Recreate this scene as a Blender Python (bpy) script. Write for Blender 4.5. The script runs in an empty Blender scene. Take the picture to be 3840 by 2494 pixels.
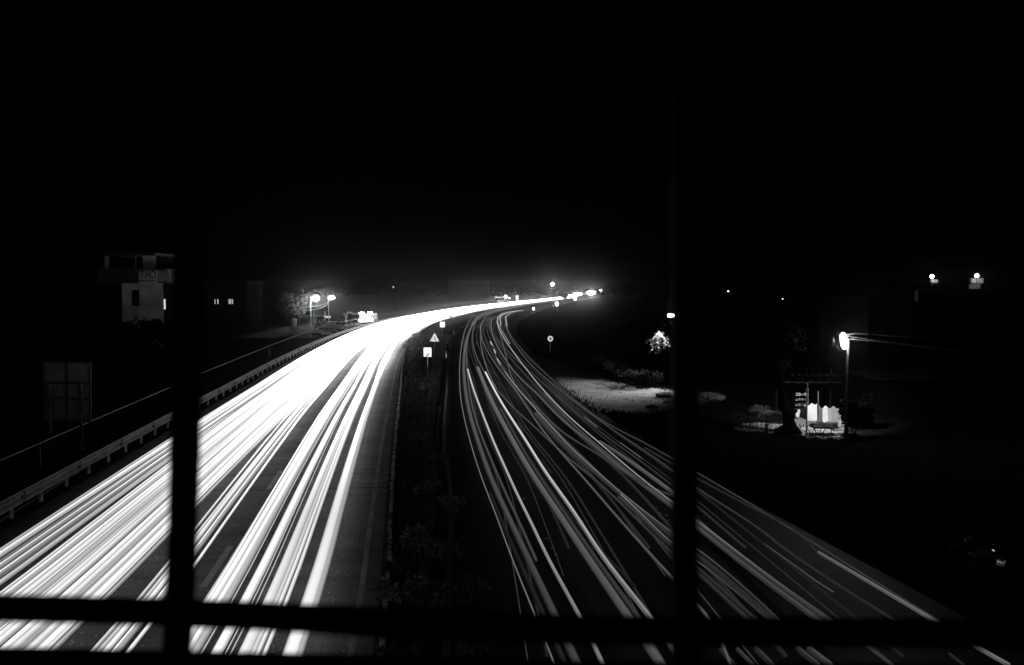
import bpy, bmesh, math, random
import numpy as np
from mathutils import Vector, Matrix

R = math.radians
random.seed(7)
SC = bpy.context.scene
COL = SC.collection

# ------------------------------------------------------------------ camera, world, added fill sun, exposure
CAM_H = 7.0                      # eye height on the footbridge over the road
FPX = 2987.0                     # focal length in pixels of the 3840 px wide photograph
HORIZ = 1085.0
PITCH = math.atan((1247.0 - HORIZ) / FPX)
cam_d = bpy.data.cameras.new("camera")
cam = bpy.data.objects.new("camera", cam_d)
COL.objects.link(cam)
cam.location = (0, 0, CAM_H)
cam.rotation_euler = (math.pi / 2 - PITCH, 0, 0)
cam_d.sensor_width = 36
cam_d.lens = 36 * FPX / 3840
cam_d.clip_start = 0.05
cam_d.clip_end = 5000
cam_d.dof.use_dof = True
cam_d.dof.focus_distance = 55
cam_d.dof.aperture_fstop = cam_d.lens / 9.0      # 9 mm pupil
SC.camera = cam

world = bpy.data.worlds.new("World")
SC.world = world
world.use_nodes = True
wn = world.node_tree
bgn = wn.nodes["Background"]
sky = wn.nodes.new("ShaderNodeTexSky")
sky.sky_type = 'NISHITA'
sky.sun_disc = False
sky.sun_elevation = R(35)
sky.sun_rotation = R(200)
hsv = wn.nodes.new("ShaderNodeHueSaturation")
hsv.inputs['Saturation'].default_value = 0.0
wn.links.new(sky.outputs[0], hsv.inputs['Color'])
wn.links.new(hsv.outputs[0], bgn.inputs[0])
bgn.inputs[1].default_value = 0.00002

fill_sun_d = bpy.data.lights.new("fill_sun", 'SUN')  # unseen dim sun lamp, added to lift the left facade
fill_sun_d.energy = 0.02
fill_sun_d.angle = R(0.5)
fill_sun = bpy.data.objects.new("fill_sun", fill_sun_d)
COL.objects.link(fill_sun)
fill_sun.rotation_euler = (R(55), 0, R(-20))

SC.view_settings.view_transform = 'Standard'
SC.view_settings.look = 'None'
SC.view_settings.exposure = 0
SC.view_settings.gamma = 1
SC.render.engine = 'CYCLES'
SC.cycles.use_denoising = True
SC.cycles.max_bounces = 5
SC.cycles.diffuse_bounces = 3
SC.cycles.glossy_bounces = 3
SC.cycles.volume_bounces = 1
SC.cycles.use_light_tree = True

# ------------------------------------------------------------------ surveying helpers
cp, sp = math.cos(PITCH), math.sin(PITCH)
def ray(x, y):
    cx = (x - 1920) / FPX
    cy = (1247 - y) / FPX
    return Vector((cx, cp + cy * sp, -sp + cy * cp))
def G(x, y, h=0.0):
    """The point at height h that the surveyed sight line meets."""
    d = ray(x, y)
    t = (h - CAM_H) / d.z
    return Vector((d.x * t, d.y * t, h))
def D(x, y, Y):
    d = ray(x, y)
    t = Y / d.y
    return Vector((d.x * t, Y, CAM_H + d.z * t))

def spline(pts):
    xs = np.array([p[0] for p in pts], float)
    ys = np.array([p[1] for p in pts], float)
    m = np.gradient(ys, xs)
    def f(x):
        x = float(x)
        if x <= xs[0]: return ys[0] + m[0] * (x - xs[0])
        if x >= xs[-1]: return ys[-1] + m[-1] * (x - xs[-1])
        i = int(np.searchsorted(xs, x)) - 1
        i = max(0, min(i, len(xs) - 2))
        h = xs[i + 1] - xs[i]
        t = (x - xs[i]) / h
        return float((2*t**3-3*t**2+1)*ys[i] + (t**3-2*t**2+t)*h*m[i] + (-2*t**3+3*t**2)*ys[i+1] + (t**3-t**2)*h*m[i+1])
    return f
# median-side edge line of the left carriageway / of the right carriageway / verge edge of the right carriageway
e_f = spline([(4,-1.7),(12,-2.72),(17.7,-3.42),(23,-4.15),(29.2,-5.0),(38,-6.17),(54,-8.2),(68,-10.0),(86,-12.0),(102,-13.5),(130,-15.2),(160,-15.9),(220,-13.2),(303,-4.6),(380,7),(486,24),(627,46),(760,68)])
r_f = spline([(4,-0.6),(12,-1.1),(20,-1.6),(27.7,-2.16),(35,-3.0),(42.6,-3.65),(53.7,-4.44),(73,-5.9),(102,-7.7),(130,-8.9),(160,-9.0),(220,-6.0),(303,3.2),(380,15),(486,32),(627,54),(760,76)])
s_f = spline([(4,12.2),(16.7,9.7),(31.4,6.9),(50,4.6),(85,2.4),(130,0.9),(160,1.2),(220,5.5),(303,14),(380,25.5),(486,42.5),(627,64),(760,86)])
def off(f, u):
    def g(Y):
        s = (f(Y + 1) - f(Y - 1)) / 2
        return f(Y) + u * math.sqrt(1 + s * s)
    return g
YS = [4,6,8,10,12,14,16,18,20,22,25,28,31,35,39,43,48,53,59,65,72,79,87,95,105,115,126,138,150,165,180,196,214,233,255,280,305,335,365,400,440,485,530,580,640,700,760]

# ------------------------------------------------------------------ materials (all greys: the photograph is black and white)
MATS = {}
def mat(name, v, rough=0.8, var=0.0, scale=5.0, spec=0.3, metal=0.0, bump=0.0):
    if name in MATS: return MATS[name]
    m = bpy.data.materials.new(name); m.use_nodes = True
    nt = m.node_tree; b = nt.nodes["Principled BSDF"]
    b.inputs["Base Color"].default_value = (v, v, v, 1)
    b.inputs["Roughness"].default_value = rough
    b.inputs["Specular IOR Level"].default_value = spec
    b.inputs["Metallic"].default_value = metal
    if var > 0:
        tc = nt.nodes.new("ShaderNodeTexCoord")
        n = nt.nodes.new("ShaderNodeTexNoise"); n.inputs["Scale"].default_value = scale; n.inputs["Detail"].default_value = 6
        mr = nt.nodes.new("ShaderNodeMapRange")
        mr.inputs["From Min"].default_value = .3; mr.inputs["From Max"].default_value = .7
        mr.inputs["To Min"].default_value = max(0, v * (1 - var)); mr.inputs["To Max"].default_value = v * (1 + var)
        nt.links.new(tc.outputs["Object"], n.inputs["Vector"])
        nt.links.new(n.outputs[0], mr.inputs[0]); nt.links.new(mr.outputs[0], b.inputs["Base Color"])
        if bump > 0:
            bp = nt.nodes.new("ShaderNodeBump"); bp.inputs["Strength"].default_value = bump; bp.inputs["Distance"].default_value = .05
            nt.links.new(n.outputs[0], bp.inputs["Height"]); nt.links.new(bp.outputs[0], b.inputs["Normal"])
    MATS[name] = m
    return m
def emit(name, s):
    if name in MATS: return MATS[name]
    m = bpy.data.materials.new(name); m.use_nodes = True
    nt = m.node_tree; nt.nodes.clear()
    o = nt.nodes.new("ShaderNodeOutputMaterial"); e = nt.nodes.new("ShaderNodeEmission")
    e.inputs[0].default_value = (1, 1, 1, 1); e.inputs[1].default_value = s
    nt.links.new(e.outputs[0], o.inputs[0])
    MATS[name] = m
    return m
def trail_mat():
    m = bpy.data.materials.new("vehicle_light"); m.use_nodes = True
    nt = m.node_tree; nt.nodes.clear()
    o = nt.nodes.new("ShaderNodeOutputMaterial"); e = nt.nodes.new("ShaderNodeEmission")
    a = nt.nodes.new("ShaderNodeAttribute"); a.attribute_name = "glow"
    nt.links.new(a.outputs["Fac"], e.inputs[1]); nt.links.new(e.outputs[0], o.inputs[0])
    return m
TRAIL = trail_mat()

def asphalt(name, base):
    m = bpy.data.materials.new(name); m.use_nodes = True
    nt = m.node_tree; N = nt.nodes; L = nt.links; b = N["Principled BSDF"]
    tc = N.new("ShaderNodeTexCoord")
    big = N.new("ShaderNodeTexNoise"); big.inputs["Scale"].default_value = .35; big.inputs["Detail"].default_value = 5
    mp = N.new("ShaderNodeMapping"); mp.inputs["Scale"].default_value = (.12, 1.6, 1)       # seams and patches across the lanes
    L.new(tc.outputs["Object"], mp.inputs[0])
    cross = N.new("ShaderNodeTexNoise"); cross.inputs["Scale"].default_value = 1.0; cross.inputs["Detail"].default_value = 4
    L.new(mp.outputs[0], cross.inputs["Vector"]); L.new(tc.outputs["Object"], big.inputs["Vector"])
    fine = N.new("ShaderNodeTexNoise"); fine.inputs["Scale"].default_value = 22; fine.inputs["Detail"].default_value = 3
    L.new(tc.outputs["Object"], fine.inputs["Vector"])
    vor = N.new("ShaderNodeTexVoronoi"); vor.inputs["Scale"].default_value = 13
    L.new(tc.outputs["Object"], vor.inputs["Vector"])
    spk = N.new("ShaderNodeMapRange"); spk.inputs["From Min"].default_value = .34; spk.inputs["From Max"].default_value = .15
    spk.inputs["To Min"].default_value = 0; spk.inputs["To Max"].default_value = base * 5
    L.new(vor.outputs["Distance"], spk.inputs[0])
    sel = N.new("ShaderNodeMath"); sel.operation = 'GREATER_THAN'; sel.inputs[1].default_value = .80
    L.new(vor.outputs["Color"], sel.inputs[0])
    spk2 = N.new("ShaderNodeMath"); spk2.operation = 'MULTIPLY'
    L.new(spk.outputs[0], spk2.inputs[0]); L.new(sel.outputs[0], spk2.inputs[1])
    def mr(src, lo, hi, a=.35, c=.65):
        q = N.new("ShaderNodeMapRange"); q.inputs["From Min"].default_value = a; q.inputs["From Max"].default_value = c
        q.inputs["To Min"].default_value = lo; q.inputs["To Max"].default_value = hi
        L.new(src, q.inputs[0]); return q.outputs[0]
    def mul(a, c):
        q = N.new("ShaderNodeMath"); q.operation = 'MULTIPLY'; L.new(a, q.inputs[0]); L.new(c, q.inputs[1]); return q.outputs[0]
    v = mul(mul(mr(big.outputs[0], base * .75, base * 1.25), mr(cross.outputs[0], .7, 1.2)), mr(fine.outputs[0], .35, 1.85))
    add = N.new("ShaderNodeMath"); add.operation = 'ADD'; L.new(v, add.inputs[0]); L.new(spk2.outputs[0], add.inputs[1])
    L.new(add.outputs[0], b.inputs["Base Color"])
    b.inputs["Roughness"].default_value = .62; b.inputs["Specular IOR Level"].default_value = .35
    bp = N.new("ShaderNodeBump"); bp.inputs["Strength"].default_value = .5; bp.inputs["Distance"].default_value = .02
    L.new(fine.outputs[0], bp.inputs["Height"]); L.new(bp.outputs[0], b.inputs["Normal"])
    return m

# ------------------------------------------------------------------ mesh builder
class MB:
    def __init__(s): s.v = []; s.f = []; s.g = None
    def box(s, c, size, rz=0.0, M=None):
        a, b, d = size[0]/2, size[1]/2, size[2]/2
        Rm = Matrix.Rotation(rz, 3, 'Z') if M is None else M
        n = len(s.v)
        for x, y, z in ((-a,-b,-d),(a,-b,-d),(a,b,-d),(-a,b,-d),(-a,-b,d),(a,-b,d),(a,b,d),(-a,b,d)):
            s.v.append(tuple(Vector(c) + Rm @ Vector((x, y, z))))
        for f in ((0,3,2,1),(4,5,6,7),(0,1,5,4),(1,2,6,5),(2,3,7,6),(3,0,4,7)):
            s.f.append(tuple(n + i for i in f))
        return s
    def tube(s, pts, rad, k=8, caps=True):
        pts = [Vector(p) for p in pts]
        rads = rad if isinstance(rad, (list, tuple)) else [rad] * len(pts)
        n0 = len(s.v)
        for i, p in enumerate(pts):
            t = (pts[min(i+1, len(pts)-1)] - pts[max(i-1, 0)]).normalized()
            a = t.cross(Vector((0, 0, 1)))
            if a.length < .05: a = t.cross(Vector((0, 1, 0)))
            a.normalize(); b = t.cross(a)
            for j in range(k):
                w = 2*math.pi*j/k
                s.v.append(tuple(p + (a*math.cos(w) + b*math.sin(w))*rads[i]))
        for i in range(len(pts)-1):
            for j in range(k):
                q = n0 + i*k
                s.f.append((q+j, q+(j+1)%k, q+k+(j+1)%k, q+k+j))
        if caps:
            s.f.append(tuple(n0 + j for j in range(k)))
            s.f.append(tuple(n0 + (len(pts)-1)*k + j for j in reversed(range(k))))
        return s
    def strip(s, left, right):
        n = len(s.v)
        for a, b in zip(left, right): s.v.append(tuple(a)); s.v.append(tuple(b))
        for i in range(len(left)-1):
            q = n + 2*i
            s.f.append((q, q+1, q+3, q+2))
        return s
    def quad(s, a, b, c, d):
        n = len(s.v); s.v += [tuple(a), tuple(b), tuple(c), tuple(d)]; s.f.append((n, n+1, n+2, n+3)); return s
    def ball(s, c, r, k=10, m=6, sc=(1,1,1)):
        n = len(s.v); c = Vector(c)
        for i in range(m+1):
            th = math.pi*i/m
            for j in range(k):
                w = 2*math.pi*j/k
                s.v.append((c.x + r*sc[0]*math.sin(th)*math.cos(w), c.y + r*sc[1]*math.sin(th)*math.sin(w), c.z + r*sc[2]*math.cos(th)))
        for i in range(m):
            for j in range(k):
                q = n + i*k
                s.f.append((q+j, q+k+j, q+k+(j+1)%k, q+(j+1)%k))
        return s
    def prism(s, poly, y0, y1):
        """poly of (x,z) extruded from y0 to y1"""
        n = len(s.v); k = len(poly)
        for x, z in poly: s.v.append((x, y0, z))
        for x, z in poly: s.v.append((x, y1, z))
        s.f.append(tuple(n+i for i in range(k))); s.f.append(tuple(n+k+i for i in reversed(range(k))))
        for i in range(k): s.f.append((n+i, n+k+i, n+k+(i+1)%k, n+(i+1)%k))
        return s
    def build(s, name, m, parent=None, smooth=False, bevel=0.0, loc=None):
        me = bpy.data.meshes.new(name)
        me.from_pydata(s.v, [], s.f); me.update()
        o = bpy.data.objects.new(name, me); COL.objects.link(o)
        if m is not None: me.materials.append(m)
        if smooth:
            for p in me.polygons: p.use_smooth = True
        if s.g is not None:
            at = me.attributes.new("glow", 'FLOAT', 'POINT'); at.data.foreach_set("value", s.g)
        if bevel > 0:
            md = o.modifiers.new("bevel", 'BEVEL'); md.width = bevel; md.segments = 2; md.limit_method = 'ANGLE'
        if parent is not None:
            o.parent = parent
            o.matrix_parent_inverse = parent.matrix_basis.inverted()
        return o
def tag(o, label, cat, group=None, kind=None):
    if label: o["label"] = label
    if cat: o["category"] = cat
    if group: o["group"] = group
    if kind: o["kind"] = kind
    return o
def thing(name, loc, label, cat, group=None, rz=0.0):
    o = bpy.data.objects.new(name, None); COL.objects.link(o)
    o.location = loc; o.rotation_euler = (0, 0, rz); o.empty_display_size = .2
    return tag(o, label, cat, group)
def struct(o): o["kind"] = "structure"; return o
def plight(parent, loc, power, size=.1, name="lamp_light"):
    d = bpy.data.lights.new(name, 'POINT'); d.energy = power; d.shadow_soft_size = size
    o = bpy.data.objects.new(name, d); COL.objects.link(o); o.location = loc
    o.parent = parent; o.matrix_parent_inverse = parent.matrix_basis.inverted()
    return o

# ------------------------------------------------------------------ the ground and the roads
soil = mat("dark_soil", .014, .95, .6, 1.3, spec=0, bump=.5)
gm = MB()
GX = [-900,-500,-250,-120,-80,-60,-45,-35,-28,-22,-17,-12,-8,-4,0,4,8,12,16,20,25,30,36,44,55,70,90,130,250,500,900]
GYs = [-60,-20,0,8,14,20,26,32,38,44,50,56,62,70,80,92,106,122,140,165,200,250,330,450,650,1000,1800]
for y in GYs:
    for x in GX: gm.v.append((x, y, -.02))
nx = len(GX)
for j in range(len(GYs)-1):
    for i in range(nx-1):
        gm.f.append((j*nx+i, j*nx+i+1, (j+1)*nx+i+1, (j+1)*nx+i))
struct(gm.build("ground", soil))

def road(name, fl, fr, z, m, ys=YS):
    b = MB(); b.strip([Vector((fl(y), y, z)) for y in ys], [Vector((fr(y), y, z)) for y in ys])
    return struct(b.build(name, m))
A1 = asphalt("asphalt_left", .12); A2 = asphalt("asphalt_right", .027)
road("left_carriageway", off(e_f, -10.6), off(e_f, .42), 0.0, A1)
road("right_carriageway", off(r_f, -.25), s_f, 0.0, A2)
paint = mat("worn_road_paint", .28, .7, .3, 1.0)
paint_b = mat("lane_paint", .42, .7, .12, 3.0)
road("edge_line_paint_left", off(e_f, -.09), off(e_f, .05), .004, paint, [y for y in YS if y < 300])
road("edge_line_paint_right", off(r_f, -.07), off(r_f, .07), .004, paint, [y for y in YS if y < 300])
# lane dashes
def dash(x, y, w, l, slope):
    b = MB()
    b.strip([Vector((x - w/2 + slope*t, y + t, .005)) for t in (0, l/2, l)], [Vector((x + w/2 + slope*t, y + t, .005)) for t in (0, l/2, l)])
    return b
dl = MB()
yy = 9.4
while yy < 200:
    for f_, u in ((e_f, -3.72), (e_f, -7.2)):
        g_ = off(f_, u)
        q = dash(g_(yy), yy, .17, 3.0, (g_(yy+2) - g_(yy))/2); n = len(dl.v)
        dl.v += q.v; dl.f += [tuple(i+n for i in f) for f in q.f]
    yy += 9.0
struct(dl.build("lane_markings_left", paint_b))
dl = MB(); yy = 12.0
while yy < 160:
    g_ = off(r_f, 3.9)
    q = dash(g_(yy), yy, .13, 2.4, (g_(yy+2) - g_(yy))/2); n = len(dl.v)
    dl.v += q.v; dl.f += [tuple(i+n for i in f) for f in q.f]
    yy += 9.0
struct(dl.build("lane_markings_right", paint))

# transverse joints and tar seams of the left carriageway
tar = mat("tar_seam", .03, .6); pj = mat("pale_joint", .22, .8, .5, 2)
for nm_, m_, (ya_, yb_, w_, u0_, u1_) in (("tar_joint", tar, (29.6, 30.0, .10, -9.0, .1)), ("tar_joint", tar, (27.3, 27.8, .14, -6.5, .3)), ("concrete_joint", pj, (28.3, 28.7, .12, -5.0, .2)), ("concrete_joint", pj, (25.0, 25.1, .07, -1.6, .3)),
                                            ("tar_joint", tar, (36.0, 36.5, .12, -8.0, .2)), ("tar_joint", tar, (22.4, 22.5, .06, -6.0, -2.0)), ("concrete_joint", pj, (33.1, 33.4, .10, -9.0, -.2))):
    lf_, rt_ = [], []
    for k in range(25):
        u = u0_ + (u1_-u0_)*k/24; y = ya_ + (yb_-ya_)*k/24 + random.uniform(-.03, .03)
        x = off(e_f, u)(y); w2 = w_*random.uniform(.5, 1.2)
        lf_.append(Vector((x, y-w2/2, .006))); rt_.append(Vector((x, y+w2/2, .006)))
    b = MB(); b.strip(rt_, lf_); struct(b.build(nm_, m_))

# median: raised earth strip between two kerbs
earth = mat("median_earth", .05, .95, .7, 2.2, spec=.05, bump=.6)
mm = MB()
L_, R_ = off(e_f, .55), off(r_f, -.42)
rows = [[Vector((L_(y)*(1-t) + R_(y)*t, y, .16 + .10*math.sin(math.pi*t) + random.uniform(-.02,.02))) for t in (0,.15,.35,.5,.65,.85,1)] for y in YS]
for a in rows: mm.v += [tuple(p) for p in a]
for j in range(len(rows)-1):
    for i in range(6): mm.f.append((j*7+i, j*7+i+1, (j+1)*7+i+1, (j+1)*7+i))
struct(mm.build("median_earth", earth))

def kerb_mat():
    m = bpy.data.materials.new("whitewashed_kerb"); m.use_nodes = True
    nt = m.node_tree; N = nt.nodes; L = nt.links; b = N["Principled BSDF"]
    tc = N.new("ShaderNodeTexCoord"); n = N.new("ShaderNodeTexNoise"); n.inputs["Scale"].default_value = 3.2; n.inputs["Detail"].default_value = 5
    n.inputs["Roughness"].default_value = .75
    mr = N.new("ShaderNodeMapRange"); mr.inputs["From Min"].default_value = .42; mr.inputs["From Max"].default_value = .52
    mr.inputs["To Min"].default_value = .03; mr.inputs["To Max"].default_value = .95
    L.new(tc.outputs["Object"], n.inputs["Vector"]); L.new(n.outputs[0], mr.inputs[0]); L.new(mr.outputs[0], b.inputs["Base Color"])
    b.inputs["Roughness"].default_value = .9
    return m
KW = kerb_mat(); KD = mat("kerb_concrete", .07, .9, .5, 4)
def kerb(name, f, u0, u1, h, m, y0, y1, mtop=None):
    b = MB(); ys = []
    y = y0
    while y < y1: ys.append(y); y += .5 if y < 60 else 3.0
    ys.append(y1)
    a, c = off(f, u0), off(f, u1)
    def jit(): return random.uniform(-.012, .012)
    P = []
    for y in ys:
        j = jit(); k = jit()
        P.append((Vector((a(y)+j, y, 0)), Vector((a(y)+j, y, h+k)), Vector((c(y)+j, y, h+k)), Vector((c(y)+j, y, 0))))
    for i in range(3): b.strip([p[i] for p in P], [p[i+1] for p in P])
    b.quad(*P[0]); b.quad(*reversed(P[-1]))
    return struct(b.build(name, m))
kerb("kerb_left_face", e_f, .42, .53, .26, KD, 4, 300)
for (a_, b_) in ((9.5, 14.3), (14.7, 18.6), (19.6, 28.2), (28.6, 47), (47.3, 78)):
    kerb("kerb_left_coping", e_f, .532, .64, .36, KW, a_, b_)
kerb("kerb_right_face", r_f, -.37, -.26, .24, KD, 4, 300)

# grass and low growth of the median and of the verges: stuff
def blades(name, region, n, hmin, hmax, m, label, w=.012):
    b = MB()
    for _ in range(n):
        x, y, z = region()
        h = random.uniform(hmin, hmax) ; a = random.uniform(0, 6.28); ww = w*(1 + y/40)
        lx, ly = math.cos(a)*h*.5*random.random(), math.sin(a)*h*.5*random.random()
        px, py = -math.sin(a)*ww, math.cos(a)*ww
        k = len(b.v)
        b.v += [(x-px, y-py, z), (x+px, y+py, z), (x+lx, y+ly, z+h)]
        b.f.append((k, k+1, k+2))
    o = b.build(name, m); tag(o, label, "grass", None, "stuff"); return o
def med_region():
    y = 9 + 110*random.random()**1.8
    t = random.random()
    if random.random() < .5: t = .72 + .26*random.random()
    return (L_(y)*(1-t)+R_(y)*t, y, .17)
grass = mat("dry_grass", .16, .9, .5, 3, spec=.1)
blades("median_grass", med_region, 16000, .05, .32, grass, "rough low grass covering the earth median between the two kerbs")

# dirt pull-off on the right, lit by the tube lamp
sand = mat("sandy_dirt", .24, .95, .3, .6, spec=.05, bump=.9)
poly = [(1985,1326),(2040,1342),(2110,1360),(2200,1388),(2262,1412),(2330,1436),(2400,1446),(2470,1455),(2530,1462),(2600,1466),(2668,1470),(2700,1486),(2672,1503),(2610,1516),(2540,1530),(2470,1548),(2425,1562),(2370,1556),(2300,1550),(2262,1549),(2200,1520),(2150,1480),(2090,1430),(2030,1375)]
sb = bmesh.new()
pv = [sb.verts.new(G(x, y, .012)) for x, y in poly]
fc = sb.faces.new(pv); bmesh.ops.triangulate(sb, faces=[fc])
me = bpy.data.meshes.new("dirt_verge"); sb.normal_update(); sb.to_mesh(me); sb.free()
me.materials.append(sand)
o = bpy.data.objects.new("dirt_verge", me); COL.objects.link(o); struct(o)
# yard by the white hut
poly2 = [(2745,1597),(2790,1588),(2850,1584),(2905,1589),(2955,1592),(2966,1574),(3000,1566),(3090,1562),(3165,1566),(3190,1590),(3168,1612),(3172,1640),(3140,1652),(3118,1641),(3092,1650),(3060,1638),(3034,1645),(3006,1630),(2968,1634),(2945,1621),(2890,1625),(2840,1616),(2788,1620),(2756,1608)]
sb = bmesh.new(); pv = [sb.verts.new(G(x, y, .012)) for x, y in poly2]
fc = sb.faces.new(pv); bmesh.ops.triangulate(sb, faces=[fc])
me = bpy.data.meshes.new("hut_yard"); sb.to_mesh(me); sb.free(); me.materials.append(sand)
o = bpy.data.objects.new("hut_yard", me); COL.objects.link(o); struct(o)
# service road beyond the guardrail on the left
dirt = mat("service_road_dirt", .05, .95, .35, .8, spec=.05)
road("service_road", off(e_f, -26), off(e_f, -14.4), -.01, dirt, [y for y in YS if 110 < y < 300])

# ------------------------------------------------------------------ guardrail with its posts
galv = mat("galvanised_steel", .42, .5, .3, 3, spec=.5)
gr = thing("guardrail", (off(e_f, -10.85)(20), 20, 0), "long galvanised crash barrier curving along the left edge of the left carriageway", "guardrail")
gf = off(e_f, -10.85)
prof = [(-.0, .36), (.07, .40), (.07, .46), (.0, .50), (.0, .56), (.07, .60), (.07, .66), (.0, .70)]
gb = MB(); ys = []; y = 8.0
while y < 330: ys.append(y); y += 1.0 if y < 60 else 4.0
for y in ys:
    for (dx, z) in prof: gb.v.append((gf(y) + dx, y, z))
k = len(prof)
for j in range(len(ys)-1):
    for i in range(k-1): gb.f.append((j*k+i, j*k+i+1, (j+1)*k+i+1, (j+1)*k+i))
o = gb.build("rail", galv, gr, smooth=False)
sm = o.modifiers.new("solid", 'SOLIDIFY'); sm.thickness = .006
darkst = mat("rail_joint_dark", .12, .7)
lipm = mat("lip_highlight", .95, .4, spec=.6)  # highlight along the rail edges put into a near-white colour
for z_ in (.352, .708):
    MB().tube([Vector((gf(y)+.02, y, z_)) for y in ys], .017, 8).build("rail_lip", lipm, gr, smooth=True)
y = 12.0; i = 0
post = mat("barrier_post", .55, .6, .3, 6)
while y < 110:
    MB().box((gf(y)-.06, y, .35), (.07, .11, .70)).build("post", post, gr)
    y += 2.0
y = 16.0
while y < 100:
    MB().box((gf(y)+.045, y, .53), (.065, .16, .35)).build("rail_joint", darkst, gr)
    y += 4.3
# thin lower cable that leaves the barrier
lw = MB(); lw.tube([Vector((gf(y)+.35*(1-(y-15)/16)+.02, y, .18+.012*(y-15))) for y in (10,13,16,20,24,28,31)], .014, 6).build("lower_rail", galv, gr)

# pipe railing behind the guardrail
pr = thing("pipe_railing", (-18, 28, 0), "single thin grey pipe railing on posts behind the crash barrier", "railing")
pp = [(-300,1856),(0,1727),(300,1597),(630,1456),(760,1398),(1010,1297),(1120,1256),(1210,1224),(1290,1205),(1340,1197)]
pts = [G(x, y, 1.0) for x, y in pp]
MB().tube(pts, [.02,.02,.025,.03,.035,.04,.045,.05,.055,.055], 6).build("top_pipe", post, pr)
for (x, y) in ((1010,1297),(1165,1239),(1320,1200),(150,1662)):
    p = G(x, y, 1.0)
    MB().tube([(p.x, p.y, -.1), (p.x, p.y, 1.0)], .035 if p.y > 40 else .02, 6).build("post", post, pr)

# ------------------------------------------------------------------ vehicle light trails
def light_trail(name, path, w, h, glow, label, group, prof_n=7, seed=0, streak=.15):
    """path: list of Vector; w,h: half sizes (list or number); glow: list per path point"""
    rnd = random.Random(seed)
    b = MB(); g = []
    ts = [-1 + 2*i/(prof_n-1) for i in range(prof_n)]
    sec = [(t, math.sqrt(max(0, 1 - t*t))) for t in ts] + [(t, -math.sqrt(max(0, 1 - t*t))) for t in (.55, -.55)]
    pg = []
    for t, z in sec:
        edge = 1 - .72*t*t
        pg.append(edge * (1 + streak*rnd.uniform(-1, .6)))
    k = len(sec)
    for i, p in enumerate(path):
        tg = (path[min(i+1, len(path)-1)] - path[max(i-1, 0)]).normalized()
        side = Vector((tg.y, -tg.x, 0)); side.normalize()
        wi = w[i] if isinstance(w, list) else w; hi = h[i] if isinstance(h, list) else h
        for (t, z), q in zip(sec, pg):
            b.v.append(tuple(p + side*t*wi + Vector((0, 0, z*hi)))); g.append(glow[i]*q)
    for i in range(len(path)-1):
        for j in range(k):
            q = i*k
            b.f.append((q+j, q+(j+1)%k, q+k+(j+1)%k, q+k+j))
    b.f.append(tuple(range(k))); b.f.append(tuple((len(path)-1)*k + j for j in reversed(range(k))))
    b.g = g
    o = b.build(name, TRAIL, None, smooth=True)
    return tag(o, label, "light trail", group)
ORD = ["first","second","third","fourth","fifth","sixth","seventh","eighth","ninth","tenth","eleventh","twelfth","thirteenth","fourteenth","fifteenth","sixteenth","seventeenth","eighteenth","nineteenth","twentieth"]
def ordn(i):
    if i < 20: return ORD[i]
    tens = {2:"twenty",3:"thirty",4:"forty",5:"fifty",6:"sixty",7:"seventy"}[(i+1)//10]
    r = (i+1) % 10
    return tens.rstrip("y") + "ieth" if r == 0 else tens + "-" + ORD[r-1]

# left carriageway, headlamps: (offset near the camera, offset at 42 m, half width, brightness near, height)
HL = [
 (-.92,-1.02,.115,.86,.66),(-.80,-.92,.055,.35,.66),(-1.03,-1.10,.02,.55,.62),
 (-1.40,-1.62,.038,.85,.66),(-1.52,-1.72,.035,.80,.66),(-1.60,-1.80,.04,.50,.64),(-1.72,-1.90,.085,.88,.66),(-1.84,-1.96,.025,.5,.66),
 (-2.02,-2.28,.010,.55,.62),(-2.10,-2.34,.012,.60,.62),(-2.23,-2.42,.085,.86,.66),
 (-2.52,-2.74,.010,.6,.60),(-2.62,-2.82,.07,.42,.62),(-2.76,-2.92,.055,.86,.66),(-2.88,-3.04,.075,.90,.68),(-3.01,-3.20,.035,.75,.68),(-2.95,-3.30,.03,.9,.72),
 (-3.82,-4.22,.035,.90,.62),(-3.98,-4.36,.04,.66,.64),(-4.07,-4.46,.018,.9,.64),(-4.17,-4.56,.04,.80,.66),(-4.30,-4.70,.045,.55,.66),(-4.40,-4.86,.03,.82,.66),
 (-5.14,-5.02,.035,.80,.64),(-5.22,-5.14,.02,.95,.68),(-5.32,-5.26,.075,.86,.66),(-5.46,-5.40,.06,.78,.7),(-5.58,-5.52,.055,.88,.66),(-5.68,-5.64,.04,.62,.66),
 (-5.80,-5.78,.07,.92,.66),(-5.93,-5.92,.065,.84,.70),(-6.04,-6.06,.035,.55,.66),
 (-6.22,-6.20,.05,.80,.66),(-6.33,-6.32,.055,.70,.66),(-6.42,-6.45,.02,.95,.70),(-6.53,-6.56,.06,.60,.66),(-6.64,-6.68,.03,.42,.64),(-6.73,-6.80,.02,.95,.68),
 (-6.86,-6.94,.065,.78,.66),(-7.0,-7.08,.05,.86,.68),(-7.12,-7.22,.06,.62,.66),(-7.24,-7.36,.025,.92,.68),(-7.35,-7.50,.04,.72,.66),
 (-7.68,-7.72,.032,.62,.66),(-7.77,-7.82,.014,.85,.64),(-7.92,-7.96,.05,.45,.66),(-8.04,-8.10,.03,.75,.66),(-8.16,-8.24,.03,.30,.66),
 (-8.30,-8.38,.016,.95,.64),(-8.40,-8.52,.02,.35,.64),(-8.62,-8.66,.055,.82,.66),(-8.74,-8.84,.035,.62,.66),
]
HL.sort(key=lambda t: -t[0])
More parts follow.
